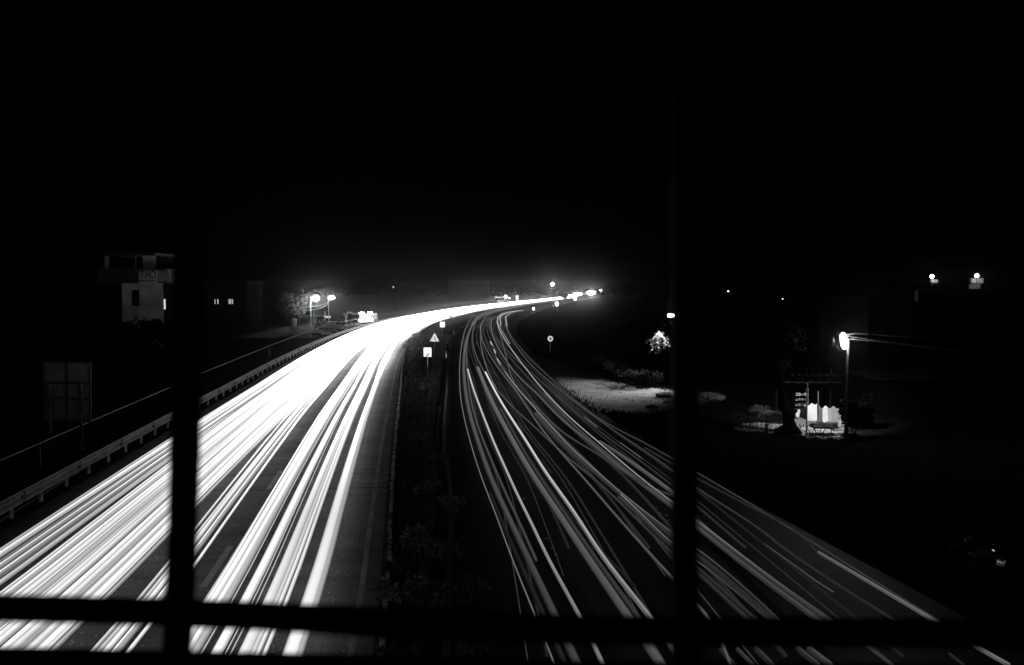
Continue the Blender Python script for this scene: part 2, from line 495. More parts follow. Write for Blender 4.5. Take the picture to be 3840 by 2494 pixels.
for i, (u0, u1, w, br, h) in enumerate(HL):
    rnd = random.Random(100 + i)
    ph = rnd.uniform(0, 6.28); am = rnd.uniform(.02, .07); p2 = rnd.uniform(0, 6.28); vr = rnd.uniform(.05, .2); br = br*rnd.choice((.62,.8,1,1.1,1.15)) if 0 < i and w < .07 else br
    path, ws, hs, gl = [], [], [], []
    for y in [y for y in YS if y >= 8 and y <= 700]:
        t = min(1, max(0, (y - 16)/26))
        u = u0*(1-t) + u1*t + am*math.sin(y/23 + ph)*min(1, y/40)
        if y > 42: u += (rnd.uniform(-.02,.02) - .0) * 1
        f = off(e_f, u)
        path.append(Vector((f(y), y, h)))
        grow = 1 + .018*max(0, y - 22) if y < 140 else 1 + .018*118
        wob = 1 + .22*math.sin(y/9 + p2)
        ws.append(1.12*w*min(grow, 3.0)*wob); hs.append(min(.06, w)*min(grow, 3.0))
        gl.append(1.25*br*(1 + vr*math.sin(y/6 + p2 + 1))*(1 + 1.8*min(1, max(0, (y - 22)/40)) + 15.0*min(1, max(0, (y-55)/110))))
    wide = "broad" if w > .06 else ("thin" if w < .025 else "narrow")
    tone = "white" if br > .7 else "pale grey"
    light_trail("headlight_trail", path, ws, hs, gl, "%s %s headlight trail on the left carriageway, %s outward from the median" % (wide, tone, ordn(i)),
                "headlight trails along the left carriageway", 7, i)
# trails of the fast lanes that thicken the stream further away, and high marker lamps of lorries
FL = [(-3.45,.05,.75),(-2.6,.06,.7),(-1.9,.05,.7),(-4.95,.09,.7),(-4.75,.07,.72),(-5.3,.08,.8),(-6.3,.09,.85),(-7.1,.09,.8)]
for i, (u, w, h) in enumerate(FL):
    path, gl = [], []
    y0 = 62 if u > -4 else 30
    for y in [y for y in YS if y >= y0 and y <= 700]:
        path.append(Vector((off(e_f, u)(y), y, h))); gl.append(.8 + 2.2*min(1, (y-y0)/30))
    tp_ = [.03 + .97*min(1, (p.y-path[0].y)/45) for p in path]
    light_trail("headlight_trail", path, [w*1.8*q for q in tp_], [w*1.2*q for q in tp_], gl, "soft white headlight trail starting far along the left carriageway, %s outward from the median" % ordn(sorted([-q[0] for q in FL]).index(-u)),
                "headlight trails along the left carriageway", 7, 500+i)
for i, (u, h, w, br, y0) in enumerate([(-8.2,2.9,.03,.25,120),(-6.4,3.3,.03,.22,150),(-5.2,2.5,.04,.3,130),(-8.9,2.2,.035,.3,105),(-4.2,1.9,.05,.5,150)]):
    path = [Vector((off(e_f, u)(y), y, h + .05*math.sin(y/17))) for y in YS if y0 <= y <= 640]
    light_trail("lorry_light_trail", path, w, w, [br*min(1, .1+.02*k*k) for k in range(len(path))], "faint thin marker light trail high above the far bend, %s from the road surface" % ORD[sorted([q[1] for q in [(-8.2,2.9),(-6.4,3.3),(-5.2,2.5),(-8.9,2.2),(-4.2,1.9)]]).index(h)],
                "lorry marker light trails at the bend", 5, 600+i)

# broad dim trails that fill the densest part of the stream
DF = [(-5.62,.50,.36),(-6.42,.30,.26),(-7.05,.36,.32),(-2.80,.26,.26),(-1.64,.22,.22),(-4.2,.24,.14),(-8.05,.16,.10),(-8.55,.2,.12)]
for i, (u, w, br) in enumerate(DF):
    path = [Vector((off(e_f, u*(1+.03*min(1, y/42)))(y), y, .58)) for y in YS if 8 <= y <= 500]
    light_trail("headlight_trail", path, w, .03, [br*(1 + 3*min(1, max(0, (p.y-22)/40))) for p in path], "very broad soft headlight trail low on the left carriageway, %s outward from the median" % ordn(sorted([-q[0] for q in DF]).index(-u)),
                "headlight trails along the left carriageway", 15, 700+i, .45)

# right carriageway, tail lamps, surveyed one by one: points, half width m, [brightness near .. far], follow the bend afterwards
RT = [
 ("thin grey tail light trail nearest the median", [(2079,2491),(2008,2312),(1922,2100),(1869,1955),(1823,1837),(1789,1744),(1756,1631),(1733,1534),(1722,1450),(1721,1385),(1727,1309),(1735,1234),(1765,1188)], .018, .16, .24, True),
 ("dim wide tail light trail second from the median", [(2166,2494),(2087,2320),(1983,2100),(1915,1955),(1865,1850),(1819,1736),(1785,1631),(1760,1555),(1743,1450),(1735,1370),(1740,1290),(1758,1225),(1790,1185)], .085, .055, .12, True),
 ("very dim tail light trail between the first two trails by the median", [(2120,2494),(2045,2320),(1945,2100),(1880,1955),(1838,1850)], .05, .018, .015, False),
 ("bright slim tail light trail third from the median", [(2262,2494),(2183,2329),(2058,2100),(2000,1976),(1941,1858),(1890,1744),(1848,1652),(1806,1542),(1770,1450),(1754,1385)], .042, .22, .85, False),
 ("dim grey tail light trail beside the bright third one", [(2010,2100),(1955,1976),(1900,1858),(1850,1744),(1812,1652),(1778,1560),(1757,1450),(1748,1330),(1748,1271),(1762,1225),(1792,1190)], .04, .06, .13, True),
 ("broad streaked grey tail light trail left of the brightest trail", [(2480,2494),(2363,2323),(2210,2100),(2100,1934),(2037,1841),(1974,1744),(1915,1639),(1857,1534),(1819,1450),(1791,1377)], .10, .10, .17, False),
 ("dull grey tail light trail hugging the brightest trail", [(2400,2323),(2238,2100),(2124,1934),(2060,1841),(1996,1744),(1935,1639),(1878,1534)], .05, .05, .06, False),
 ("brightest broad tail light trail down the middle of the right carriageway", [(2570,2494),(2444,2323),(2269,2100),(2155,1925),(2092,1837),(2033,1753),(1966,1643),(1899,1542),(1846,1450),(1820,1396)], .05, .26, 1.2, False),
 ("slim grey tail light trail above the start of the brightest trail", [(1865,1463),(1828,1407),(1810,1340),(1796,1271),(1798,1232),(1815,1195)], .03, .16, .16, False),
 ("faint tail light trail crossing behind the middle lanes", [(2525,2080),(2380,1940),(2302,1862),(2227,1795),(2151,1736),(2092,1685),(2037,1631),(1960,1560),(1915,1526),(1865,1463),(1818,1407),(1789,1354),(1766,1289),(1763,1235),(1790,1195)], .03, .05, .14, False),
 ("long slim grey tail light trail through the middle lane", [(2740,2494),(2675,2335),(2630,2285),(2524,2170),(2458,2100),(2277,1896),(2206,1812),(2126,1723),(2037,1618),(1974,1526),(1928,1450),(1901,1427),(1862,1375),(1836,1334),(1810,1287),(1792,1240),(1797,1205),(1830,1180)], .032, .10, .16, True),
 ("very faint tail light trail in the middle lane", [(2380,2200),(2240,2050),(2130,1925),(2040,1800),(1960,1680)], .04, .014, .012, False),
 ("crisp pale tail light trail with a bright thread, fourth from the verge", [(2928,2332),(2782,2195),(2624,2065),(2525,2001),(2416,1917),(2311,1833),(2227,1757),(2142,1681),(2058,1589),(2000,1526),(1949,1467),(1914,1425),(1894,1393)], .022, .05, .42, False),
 ("thin pale tail light trail splitting off below the crisp one", [(2894,2335),(2740,2203),(2624,2110),(2525,2043),(2416,1938),(2328,1854)], .018, .045, .30, False),
 ("wide dull tail light trail under the crisp pale one", [(2910,2338),(2760,2205),(2624,2090),(2525,2018),(2416,1924),(2300,1832),(2200,1745),(2100,1655),(2010,1550)], .09, .028, .07, False),
 ("wide dull lower tail light trail near the foreground grille", [(2845,2335),(2730,2235),(2627,2140),(2525,2058),(2416,1952),(2320,1865)], .05, .028, .05, False),
 ("soft grey tail light trail below the wide dull ones", [(2815,2332),(2720,2245),(2630,2161),(2500,2060)], .035, .035, .035, False),
 ("grey tail light trail weaving below the sharp outer trail", [(3086,2338),(2838,2155),(2624,1986),(2525,1905),(2395,1807),(2311,1744),(2227,1669),(2122,1589),(2058,1526),(1991,1450),(1940,1420),(1901,1360),(1868,1308),(1847,1266),(1832,1224),(1845,1195)], .05, .07, .15, False),
 ("grey tail light trail swerving across two lanes", [(2525,1860),(2440,1830),(2330,1765),(2240,1700),(2150,1650),(2070,1590),(2000,1510),(1940,1479),(1912,1414),(1904,1367),(1894,1302),(1873,1250),(1860,1211),(1870,1188)], .03, .06, .15, False),
 ("sharp white tail light trail sweeping along the outer lane", [(3345,2494),(3266,2434),(3133,2336),(2894,2167),(2621,1958),(2527,1887),(2416,1803),(2311,1715),(2227,1643),(2143,1572),(2079,1509),(2030,1455),(1967,1377),(1930,1328),(1888,1271),(1861,1222),(1854,1192),(1877,1177),(1903,1167),(1960,1164)], .02, .06, 1.0, False),
 ("broad dim tail light trail under the sharp white one", [(3110,2338),(2870,2163),(2622,1972),(2525,1896),(2416,1818),(2311,1732),(2227,1662),(2150,1595),(2090,1535),(2040,1475)], .055, .05, .09, False),
 ("short broad grey tail light trail beside the verge", [(2525,1849),(2440,1785),(2350,1722),(2290,1680),(2248,1656)], .075, .13, .10, False),
 ("outermost dim tail light trail along the verge", [(3542,2341),(3300,2193),(3069,2048),(2850,1912),(2635,1784),(2521,1719),(2416,1660),(2290,1597),(2210,1545),(2130,1485),(2050,1400),(1985,1345),(1935,1290),(1899,1240),(1888,1207),(1900,1185)], .02, .05, .10, False),
 ("paler verge tail light trail just inside the outermost", [(3373,2338),(3160,2205),(2950,2065),(2838,1975),(2635,1846),(2521,1765),(2416,1690),(2311,1622),(2227,1560),(2143,1500),(2085,1450),(2005,1385),(1948,1320),(1905,1255),(1892,1215)], .028, .035, .12, False),
 ("short bright tail light trail low on the right beside the verge", [(3784,2494),(3671,2431),(3536,2347),(3288,2200),(3069,2071)], .035, .22, .16, False),
 ("faint tail light trail leading into the short bright one", [(3060,2065),(3007,2003),(2838,1913),(2635,1806),(2521,1740),(2420,1680)], .022, .03, .05, False),
 ("thin wavering tail light trail alone between the verge trails", [(3125,2220),(3060,2180),(2990,2127),(2930,2085),(2872,2043)], .01, .13, .11, False),
 ("short pale dash of tail light beside the verge, farther one", [(2240,1602),(2205,1575),(2190,1562)], .012, .3, .2, False),
 ("short pale dash of tail light beside the verge, nearer one", [(2405,1718),(2360,1685),(2325,1660)], .012, .2, .2, False),
 ("bright zigzag tail light trail at the bend, left one", [(1875,1223),(1878,1211),(1875,1198),(1880,1185),(1914,1169),(1961,1164)], .05, .45, .9, False),
 ("bright zigzag tail light trail at the bend, right one", [(1901,1224),(1897,1198),(1899,1185),(1927,1169),(1961,1165)], .05, .45, .9, False),
 ("broken bright tail light trail, farthest piece", [(1845,1294),(1839,1281)], .05, .6, .6, False),
 ("broken bright tail light trail, second piece", [(1858,1324),(1853,1312)], .045, .6, .6, False),
 ("broken bright tail light trail, third piece", [(1876,1366),(1864,1345)], .04, .5, .5, False),
 ("grey tail light trail joining the broken bright pieces", [(1977,1500),(1914,1425),(1894,1393),(1874,1362),(1862,1344),(1853,1312),(1839,1281)], .03, .16, .14, False),
 ("slender tail light trail through the gap beside the left trails", [(1740,1328),(1742,1290),(1757,1240),(1775,1205),(1810,1180)], .04, .18, .22, True),
 ("pale curved tail light trail at the bend in the outer lane", [(1912,1289),(1885,1250),(1866,1215),(1858,1195),(1868,1180),(1890,1172)], .04, .3, .4, False),
 ("short dim tail light trail below the grille, beside the middle lane", [(2753,2494),(2703,2437)], .04, .03, .03, False),
 ("short grey tail light trail below the grille, right of the dim one", [(2824,2494),(2765,2434)], .035, .05, .05, False),
 ("short soft tail light trail below the grille, third from the upright", [(2895,2494),(2835,2434)], .055, .04, .04, False),
 ("pair edge tail light trail below the grille in the outer lane", [(3068,2494),(2992,2434)], .05, .05, .05, False),
 ("broad tail light trail below the grille in the outer lane", [(3115,2494),(3035,2434)], .06, .06, .06, False),
 ("faint short tail light trail at the bottom near the verge", [(3615,2494),(3559,2451)], .02, .03, .03, False),
]
def smooth_path(pts):
    """resample with Catmull-Rom so that the traced line bends smoothly"""
    if len(pts) < 3: return pts
    out = []
    P = [pts[0]] + pts + [pts[-1]]
    for i in range(1, len(P)-2):
        for s_ in (0, .34, .67):
            t = s_
            a, b, c, d = P[i-1], P[i], P[i+1], P[i+2]
            out.append(.5*((2*b) + (c-a)*t + (2*a-5*b+4*c-d)*t*t + (3*b-a-3*c+d)*t**3))
    out.append(pts[-1]); return out
for i, (lab, px, w, b0, b1, follow) in enumerate(RT):
    h = .8 if b1 > .25 or b0 > .2 else (.68 if w < .04 else .56)
    zig = "zigzag" in lab or "broken" in lab or len(px) < 4
    P2 = smooth_path([Vector((x, y, 0)) for x, y in px])
    if not zig:
        # even out the surveyed points along the line
        q_ = [P2[0]]
        for a_, b_ in zip(P2[:-1], P2[1:]):
            m_ = max(1, int((b_-a_).length/14))
            q_ += [a_.lerp(b_, k_/m_) for k_ in range(1, m_+1)]
        for _ in range(14):
            q_ = [q_[0]] + [(q_[k_-1] + 2*q_[k_] + q_[k_+1])/4 for k_ in range(1, len(q_)-1)] + [q_[-1]]
        P2 = q_[::2] + ([q_[-1]] if len(q_) % 2 == 0 else [])
    pts = [G(p_.x, p_.y, h) for p_ in P2]
    n = len(pts)
    gl = [b0 + (b1-b0)*(k/(n-1))**2.0 for k in range(n)]
    if follow:
        last = pts[-1]; du = last.x - r_f(last.y)
        for y in YS:
            if y > last.y + 12 and y < 520: pts.append(Vector((r_f(y)+du, y, h))); gl.append(b1*1.3)
    ws = [w*(1 + .012*max(0, p.y-20)) for p in pts]
    light_trail("tail_light_trail", pts, ws, [min(.05, q) for q in ws], gl, lab, "tail light trails along the right carriageway", 13 if w > .045 else 7, 900+i, .45 if w > .045 else .2)

# finer and fainter tail lamps between the surveyed ones
FT = [(1.35,.012,.07,0),(1.62,.03,.03,.3),(2.3,.012,.05,1),(2.85,.04,.028,2),(3.55,.014,.06,1.4),(4.1,.035,.03,2.6),(4.65,.013,.07,.7),(5.2,.04,.035,3.3),(5.65,.014,.08,4),(6.2,.05,.04,5),(6.75,.014,.07,.2),(7.2,.03,.05,1.9),(7.75,.012,.06,2.9),(8.3,.03,.03,3.6)]
for i, (u, w, br, ph) in enumerate(FT):
    ys_ = [y for y in YS if 11 + (i % 4)*3 <= y <= 210]
    path = [Vector((off(r_f, u + .35*math.sin(y/34 + ph) - .012*(y-30)*(u > 5))(y), y, .42)) for y in ys_]
    light_trail("tail_light_trail", path, [w*(1+.012*max(0, y-20)) for y in ys_], [min(.04, w)*(1+.012*max(0, y-20)) for y in ys_],
                [br*(.5 + .9*min(1, y/70)) for y in ys_], "faint hair thin tail light trail on the right carriageway, %s outward from the median" % ordn(i), "tail light trails along the right carriageway", 9, 1200+i, .3)

# unseen spots added to brighten the signs, in place of passing headlamps
tails = [o_ for o_ in COL.objects if o_.name.startswith("tail_light_trail")]
def sign_spot(px, Y, aim, power, ang, host):
    d = bpy.data.lights.new("sign_fill_spot", 'SPOT'); d.energy = power; d.spot_size = R(ang); d.spot_blend = .6; d.shadow_soft_size = .1
    o = bpy.data.objects.new("sign_fill_spot", d); COL.objects.link(o); o.location = (px, Y, .75)
    o.rotation_euler = (Vector(aim) - o.location).to_track_quat('-Z', 'Y').to_euler(); o.parent = host
sign_spot(-.5, 40, D(1603,1322,60), 22000, 7, tails[4])
sign_spot(-3.2, 60, D(1629,1270,84), 45000, 6, tails[7])
sign_spot(-4.5, 88, D(1662,1205,115), 40000, 9, tails[5])
sign_spot(1.8, 55, D(2064,1270,80), 14000, 7, tails[20])

# ------------------------------------------------------------------ foreground grille of the footbridge, 0.8 m from the eye
iron = mat("black_painted_iron", .003, .8, .5, 40, spec=0.02)
iron_glint = mat("iron_edge_glint", .10, .6, .6, 60, spec=.3)  # cross bar glint as a paler iron, not assigned
gl0 = thing("footbridge_grille", D(684, 2000, .8), "dark iron grille close to the eye with two uprights and two cross bars", "grille")
def upright(pl, Y=.8):
    """pl: (y, xleft, xright)"""
    b = MB(); rows = []
    for (y, xl, xr) in pl:
        a, c = D(xl, y, Y), D(xr, y, Y)
        rows.append([a, c, c + Vector((0, .02, 0)), a + Vector((0, .02, 0))])
    n = len(rows)
    for r_ in rows: b.v += [tuple(p) for p in r_]
    for j in range(n-1):
        for i in range(4): b.f.append((j*4+i, j*4+(i+1)%4, (j+1)*4+(i+1)%4, (j+1)*4+i))
    b.f.append((0,1,2,3)); b.f.append(tuple((n-1)*4+i for i in (3,2,1,0)))
    return b
def jitter(l, amp, step=26):
    out = []; ys = np.arange(l[0][0], l[-1][0]+1, step)
    A = [p[0] for p in l]
    for y in ys:
        out.append((float(y), float(np.interp(y, A, [p[1] for p in l])) + random.uniform(-amp, amp), float(np.interp(y, A, [p[2] for p in l])) + random.uniform(-amp, amp)))
    return out
upright(jitter([(-300,668,752),(1000,648,738),(1500,639,728),(2000,630,713),(2250,617,704),(2600,596,682)], 1.6)).build("upright_bar", iron, gl0)
upright(jitter([(-300,2532,2618),(1500,2531,2620),(2000,2528,2620),(2600,2530,2632)], 1.6)).build("upright_bar", iron, gl0)
def crossbar(pl, Y, depth=.02):
    b = MB(); rows = []
    for (x, yt, yb) in pl:
        a, c = D(x, yt, Y), D(x, yb, Y)
        rows.append([a, a + Vector((0, depth, 0)), c + Vector((0, depth, 0)), c])
    n = len(rows)
    for r_ in rows: b.v += [tuple(p) for p in r_]
    for j in range(n-1):
        for i in range(4): b.f.append((j*4+i, j*4+(i+1)%4, (j+1)*4+(i+1)%4, (j+1)*4+i))
    b.f.append((0,1,2,3)); b.f.append(tuple((n-1)*4+i for i in (3,2,1,0)))
    return b
crossbar(jitter([(-300,2250,2326),(0,2256,2332),(600,2270,2348),(1000,2286,2366),(1450,2306,2393),(2200,2336,2422),(3000,2344,2428),(4100,2352,2440)], 1.3), .822, .02).build("cross_bar", iron, gl0)
crossbar(jitter([(-300,2452,2600),(0,2458,2600),(600,2470,2600),(1400,2489,2600),(2200,2512,2600),(4100,2530,2610)], 1.3), .822, .02).build("cross_bar", iron, gl0)
crossbar(jitter([(-300,-330,-250),(4100,-330,-250)], 1.0), .822, .02).build("cross_bar", iron, gl0)

def edge_strip(pl, Y):  # light on the cross bars' top edges put into pale strips
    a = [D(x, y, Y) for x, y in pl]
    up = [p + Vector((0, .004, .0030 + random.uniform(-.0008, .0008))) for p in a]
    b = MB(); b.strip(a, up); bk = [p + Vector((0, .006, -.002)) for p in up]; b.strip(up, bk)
    return b.build("edge_glint", mat("glint_steel", .65, .5, .8, 90, spec=.5, metal=.6), gl0)
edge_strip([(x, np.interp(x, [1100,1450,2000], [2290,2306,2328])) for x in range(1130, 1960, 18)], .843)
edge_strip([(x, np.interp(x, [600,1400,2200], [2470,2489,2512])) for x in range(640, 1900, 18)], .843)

# ------------------------------------------------------------------ signs of the median
signw = mat("sign_white", .85, .5, .06, 9)
signg = mat("sign_grey", .25, .6)
signd = mat("sign_dark", .05, .7)
polem = mat("sign_pole", .12, .6)
def box_sign(x0, y0, x1, y1, Y, label, name, patch=None):
    a, c = D(x0, y0, Y), D(x1, y1, Y)
    cx = (a.x+c.x)/2
    t = thing(name, (cx, Y, .15), label, "road sign")
    MB().box((cx, Y+.02, (a.z+c.z)/2), (c.x-a.x, .03, a.z-c.z)).build("sign_board", signw, t, bevel=.02)
    MB().tube([(cx, Y+.08, .1), (cx, Y+.08, (a.z+c.z)/2)], .03, 8).build("pole", polem, t)
    return t, cx, (a.z+c.z)/2, c.x-a.x, a.z-c.z
t, cx, cz, w, h = box_sign(1588,1303,1618,1338,60, "nearest square white sign on a short pole in the median", "square_sign")
MB().prism([(cx-w*.28, cz-h*.42),(cx+w*.1,cz-h*.42),(cx+w*.3,cz-h*.05),(cx+w*.05,cz-h*.1)], 60-.004, 60+.004).build("arrow_mark", signg, t)
t, cx, cz, w, h = box_sign(1650,1207,1668,1227,110, "small square white sign in the median beyond the near triangular one", "square_sign")
MB().prism([(cx,cz-h*.3),(cx+w*.15,cz-h*.3),(cx+w*.15,cz+h*.1),(cx+w*.3,cz+h*.1),(cx+w*.08,cz+h*.35),(cx-w*.12,cz+h*.1),(cx,cz+h*.1)], 110-.004, 110+.004).build("arrow_mark", signg, t)
def tri_sign(x0, x1, ytop, ybot, Y, label):
    a, c, tp = D(x0, ybot, Y), D(x1, ybot, Y), D((x0+x1)/2, ytop, Y)
    t = thing("triangle_sign", (tp.x, Y, .15), label, "road sign")
    w = c.x-a.x; h = tp.z-a.z
    MB().prism([(a.x, a.z), (c.x, c.z), (tp.x, tp.z)], Y, Y+.03).build("sign_board", signw, t)
    MB().prism([(tp.x-.10*w, a.z+.12*h), (tp.x+.22*w, a.z+.12*h), (tp.x+.08*w, a.z+.3*h), (tp.x+.02*w, a.z+.62*h), (tp.x-.06*w, a.z+.5*h), (tp.x-.02*w, a.z+.3*h)], Y-.006, Y-.002).build("symbol", signg, t)
    MB().tube([(tp.x, Y+.06, .1), (tp.x, Y+.06, a.z+.3*h)], .03, 8).build("pole", polem, t)
tri_sign(1611,1648,1248,1280,84, "near white triangular warning sign with a dark symbol on the median")
tri_sign(1681,1697,1177,1190,150, "distant small triangular warning sign at the tip of the median")
def marker(x, ytop, ybot, Y, label):
    a, c = D(x, ytop, Y), D(x, ybot, Y)
    t = thing("marker_post", (a.x, Y, .1), label, "marker post")
    MB().box((a.x, Y, (a.z+.1)/2), (.09, .05, a.z-.1+.06)).build("post", polem, t)
    for k in (0, .5, 1):
        z = a.z*(1-k) + c.z*k
        MB().box((a.x, Y-.032, z), (.12, .012, .13 if k != .5 else .09)).build("reflector", signw, t, bevel=.02)
marker(1673, 1321, 1340, 70, "nearer slim median marker post with three pale reflectors")
marker(1701, 1240, 1252, 115, "farther slim median marker post with pale reflectors")
# small reflector plate by the kerb
a, c = D(1420, 2437, 15.6), D(1451, 2479, 15.6)
t = thing("kerb_plate", ((a.x+c.x)/2, 15.6, .2), "small grey plate with a dark curved mark behind the kerb, below the cross bar", "plate")
MB().box(((a.x+c.x)/2, 15.6, (a.z+c.z)/2), (c.x-a.x, .02, a.z-c.z)).build("sign_board", mat("plate_grey", .45, .7), t)
w = c.x-a.x; h = a.z-c.z
MB().prism([(a.x+.25*w, c.z+.1*h),(a.x+.7*w,c.z+.05*h),(a.x+.8*w,c.z+.5*h),(a.x+.62*w,c.z+.85*h),(a.x+.4*w,c.z+.8*h),(a.x+.58*w,c.z+.5*h)], 15.585, 15.589).build("dark_mark", signd, t)
MB().box(((a.x+c.x)/2, 15.64, c.z/2+.1), (.05, .03, max(.05, c.z)+.1)).build("post", polem, t)

# round speed sign on the right
Y = 80; c0 = D(2064, 1270, Y)
t = thing("round_sign", (c0.x, Y, 0), "round white ringed sign on a thin pole on the dark right verge", "road sign")
b = MB()
def ring(b, c, r0, r1, y0, y1, k=28):
    n = len(b.v)
    for r_, yy in ((r0, y0), (r1, y0), (r1, y1), (r0, y1)):
        for j in range(k):
            w = 2*math.pi*j/k; b.v.append((c.x + r_*math.cos(w), yy, c.z + r_*math.sin(w)))
    for q in range(4):
        for j in range(k):
            a_, b_ = n+q*k, n+((q+1)%4)*k
            b.f.append((a_+j, a_+(j+1)%k, b_+(j+1)%k, b_+j))
ring(b, c0, .135, .29, Y, Y+.03); b.build("ring", signw, t)
b = MB(); b.prism([(c0.x+.135*math.cos(2*math.pi*j/24), c0.z+.135*math.sin(2*math.pi*j/24)) for j in range(24)], Y+.008, Y+.028); b.build("centre", mat("sign_centre", .12, .6), t)
MB().box((c0.x-.03, Y+.003, c0.z), (.035, .006, .13)).build("numeral", signd, t)
MB().box((c0.x+.04, Y+.003, c0.z), (.035, .006, .13)).build("numeral", signd, t)
MB().tube([(c0.x, Y+.06, -.02), (c0.x, Y+.06, c0.z+.2)], .035, 8).build("pole", mat("pole_grey", .08, .7), t)

# ------------------------------------------------------------------ trees, shrubs
leafm = mat("leaf", .10, .7, .5, 2, spec=.3)
leafp = mat("pale_leaf", .14, .6, .35, 4, spec=.4)
bark = mat("bark", .10, .9, .4, 5)
def leaf_cloud(b, c, r, n, size, rnd, long=1.0):
    for _ in range(n):
        d = Vector((rnd.gauss(0, 1), rnd.gauss(0, 1), rnd.gauss(0, 1))); d.normalize()
        p = Vector(c) + Vector((d.x*r[0], d.y*r[1], d.z*r[2])) * rnd.random()**.45
        a = Vector((rnd.gauss(0,1), rnd.gauss(0,1), rnd.gauss(0,.6))); a.normalize()
        s_ = a.cross(Vector((rnd.gauss(0,1), rnd.gauss(0,1), rnd.gauss(0,1)))); s_.normalize()
        L1 = size*rnd.uniform(.6, 1.3)*long; W1 = size*.4*rnd.uniform(.7, 1.2)
        k = len(b.v)
        b.v += [tuple(p), tuple(p + a*L1*.5 + s_*W1), tuple(p + a*L1 - Vector((0,0,L1*.2))), tuple(p + a*L1*.5 - s_*W1)]
        b.f.append((k, k+1, k+2, k+3))
def tree(name, base, H, crown, clumps, nleaf, size, label, group=None, m=None, seed=1, cat="tree", trunk_r=.15, long=1.0, bm=None):
    """crown: (centre offset x,z from base, radii)"""
    rnd = random.Random(seed)
    t = thing(name, base, label, cat, group)
    base = Vector(base)
    cc = base + Vector((crown[0], 0, crown[1])); cr = crown[2]
    tb = MB()
    top = base + Vector((crown[0]*.8, 0, crown[1]))
    mid = base.lerp(top, .5) + Vector((rnd.uniform(-.2,.2)*H*.1, 0, 0))
    tb.tube([base, mid, top], [trunk_r, trunk_r*.75, trunk_r*.4], 8)
    lb = MB()
    for _ in range(clumps):
        d = Vector((rnd.gauss(0,1), rnd.gauss(0,1), rnd.gauss(0,.8))); d.normalize()
        q = cc + Vector((d.x*cr[0], d.y*cr[1], d.z*cr[2])) * rnd.uniform(.35, .95)
        tb.tube([mid.lerp(top, rnd.random()), (mid.lerp(top,.7)+q)/2 + Vector((0,0,.1*H*rnd.random())), q], [trunk_r*.35, trunk_r*.22, trunk_r*.08], 5)
        s_ = rnd.uniform(.22, .42)
        leaf_cloud(lb, q, (cr[0]*s_, cr[1]*s_, cr[2]*s_*.8), nleaf, size, rnd, long)
    tb.build("trunk", bm or bark, t)
    lb.build("crown", m or leafm, t)
    return t
def shrub(base, r, h, n, size, label, group=None, m=None, seed=3, name="shrub"):
    rnd = random.Random(seed)
    t = thing(name, base, label, "shrub", group)
    st = MB(); lb = MB(); base = Vector(base)
    for _ in range(9):
        a = rnd.uniform(0, 6.28); q = base + Vector((math.cos(a)*r*rnd.uniform(.3,.9), math.sin(a)*r*rnd.uniform(.3,.9), h*rnd.uniform(.45,1)))
        st.tube([base, (base+q)/2 + Vector((0,0,h*.12)), q], [.015, .01, .006], 4)
        leaf_cloud(lb, q, (r*.35, r*.35, h*.25), n//9, size, rnd, 1.4)
    st.build("stem", bark, t); lb.build("foliage", m or leafm, t)
    return t
# median shrubs
ms = [(1500,2290,"leafless looking median shrub just above the cross bar, nearest the kerb"),(1600,2305,"thin twiggy median shrub touching the cross bar"),(1740,2270,"wide median shrub with drooping twigs near the cross bar"),(1655,2130,"low dark median shrub left of the pale rubble"),
      (1560,2080,"dark median bush in the middle of the near median"),(1690,1955,"pale rough plant at the right kerb of the median"),(1600,1870,"small dark plant halfway down the median"),(1640,1740,"low median plant before the bend near the right kerb"),
      (1570,1660,"low median plant near the left kerb at half distance"),(1630,1560,"faint median plant below the nearest square sign"),(1590,1470,"median plant closest below the nearest square sign"),(1720,2465,"leafy shrub at the bottom of the median under the cross bar")]
for i, (x, y, lab) in enumerate(ms):
    p = G(x, y, .2)
    k = .55 if y > 1900 else .45
    shrub(p, k, k*1.1, 260, .10 if y > 1900 else .09, lab, "shrubs growing in the median", m=mat("median_leaf", .28, .7, .5, 2), seed=40+i)
# jagged hedge edge at the far left side of the median
for i, (x, y) in enumerate(((1528,1322),(1540,1300),(1552,1285),(1566,1270))):
    p = G(x, y, .15)
    shrub(p, .7, .9, 220, .14, "bush at the far left kerb of the median, %s from its near end" % ORD[i], "bushes along the far left kerb of the median", m=mat("median_leaf", .28, .7, .5, 2), seed=80+i)

# verge bushes lit by the tube lamp
vb = [(2185,1385,.9,.8,"low bush at the left end of the lit verge hedge"),(2225,1398,1.1,1.2,"round bush in the lit verge hedge, second from its left end"),(2270,1412,1.3,1.6,"tallest bush in the lit verge hedge"),(2310,1424,1.3,1.5,"bush just right of the tallest one in the verge hedge"),
      (2350,1432,1.0,.8,"low pale bush right of the verge hedge"),(2395,1440,1.0,.9,"small bush in front of the dark trees by the lit dirt"),(2450,1446,1.1,.9,"small bush below the pale leafed tree")]
for i, (x, y, r, h, lab) in enumerate(vb):
    shrub(G(x, y, 0), r, h, 900, .13, lab, "bushes behind the lit dirt verge", m=mat("verge_leaf", .045, .7, .5, 2), seed=120+i)
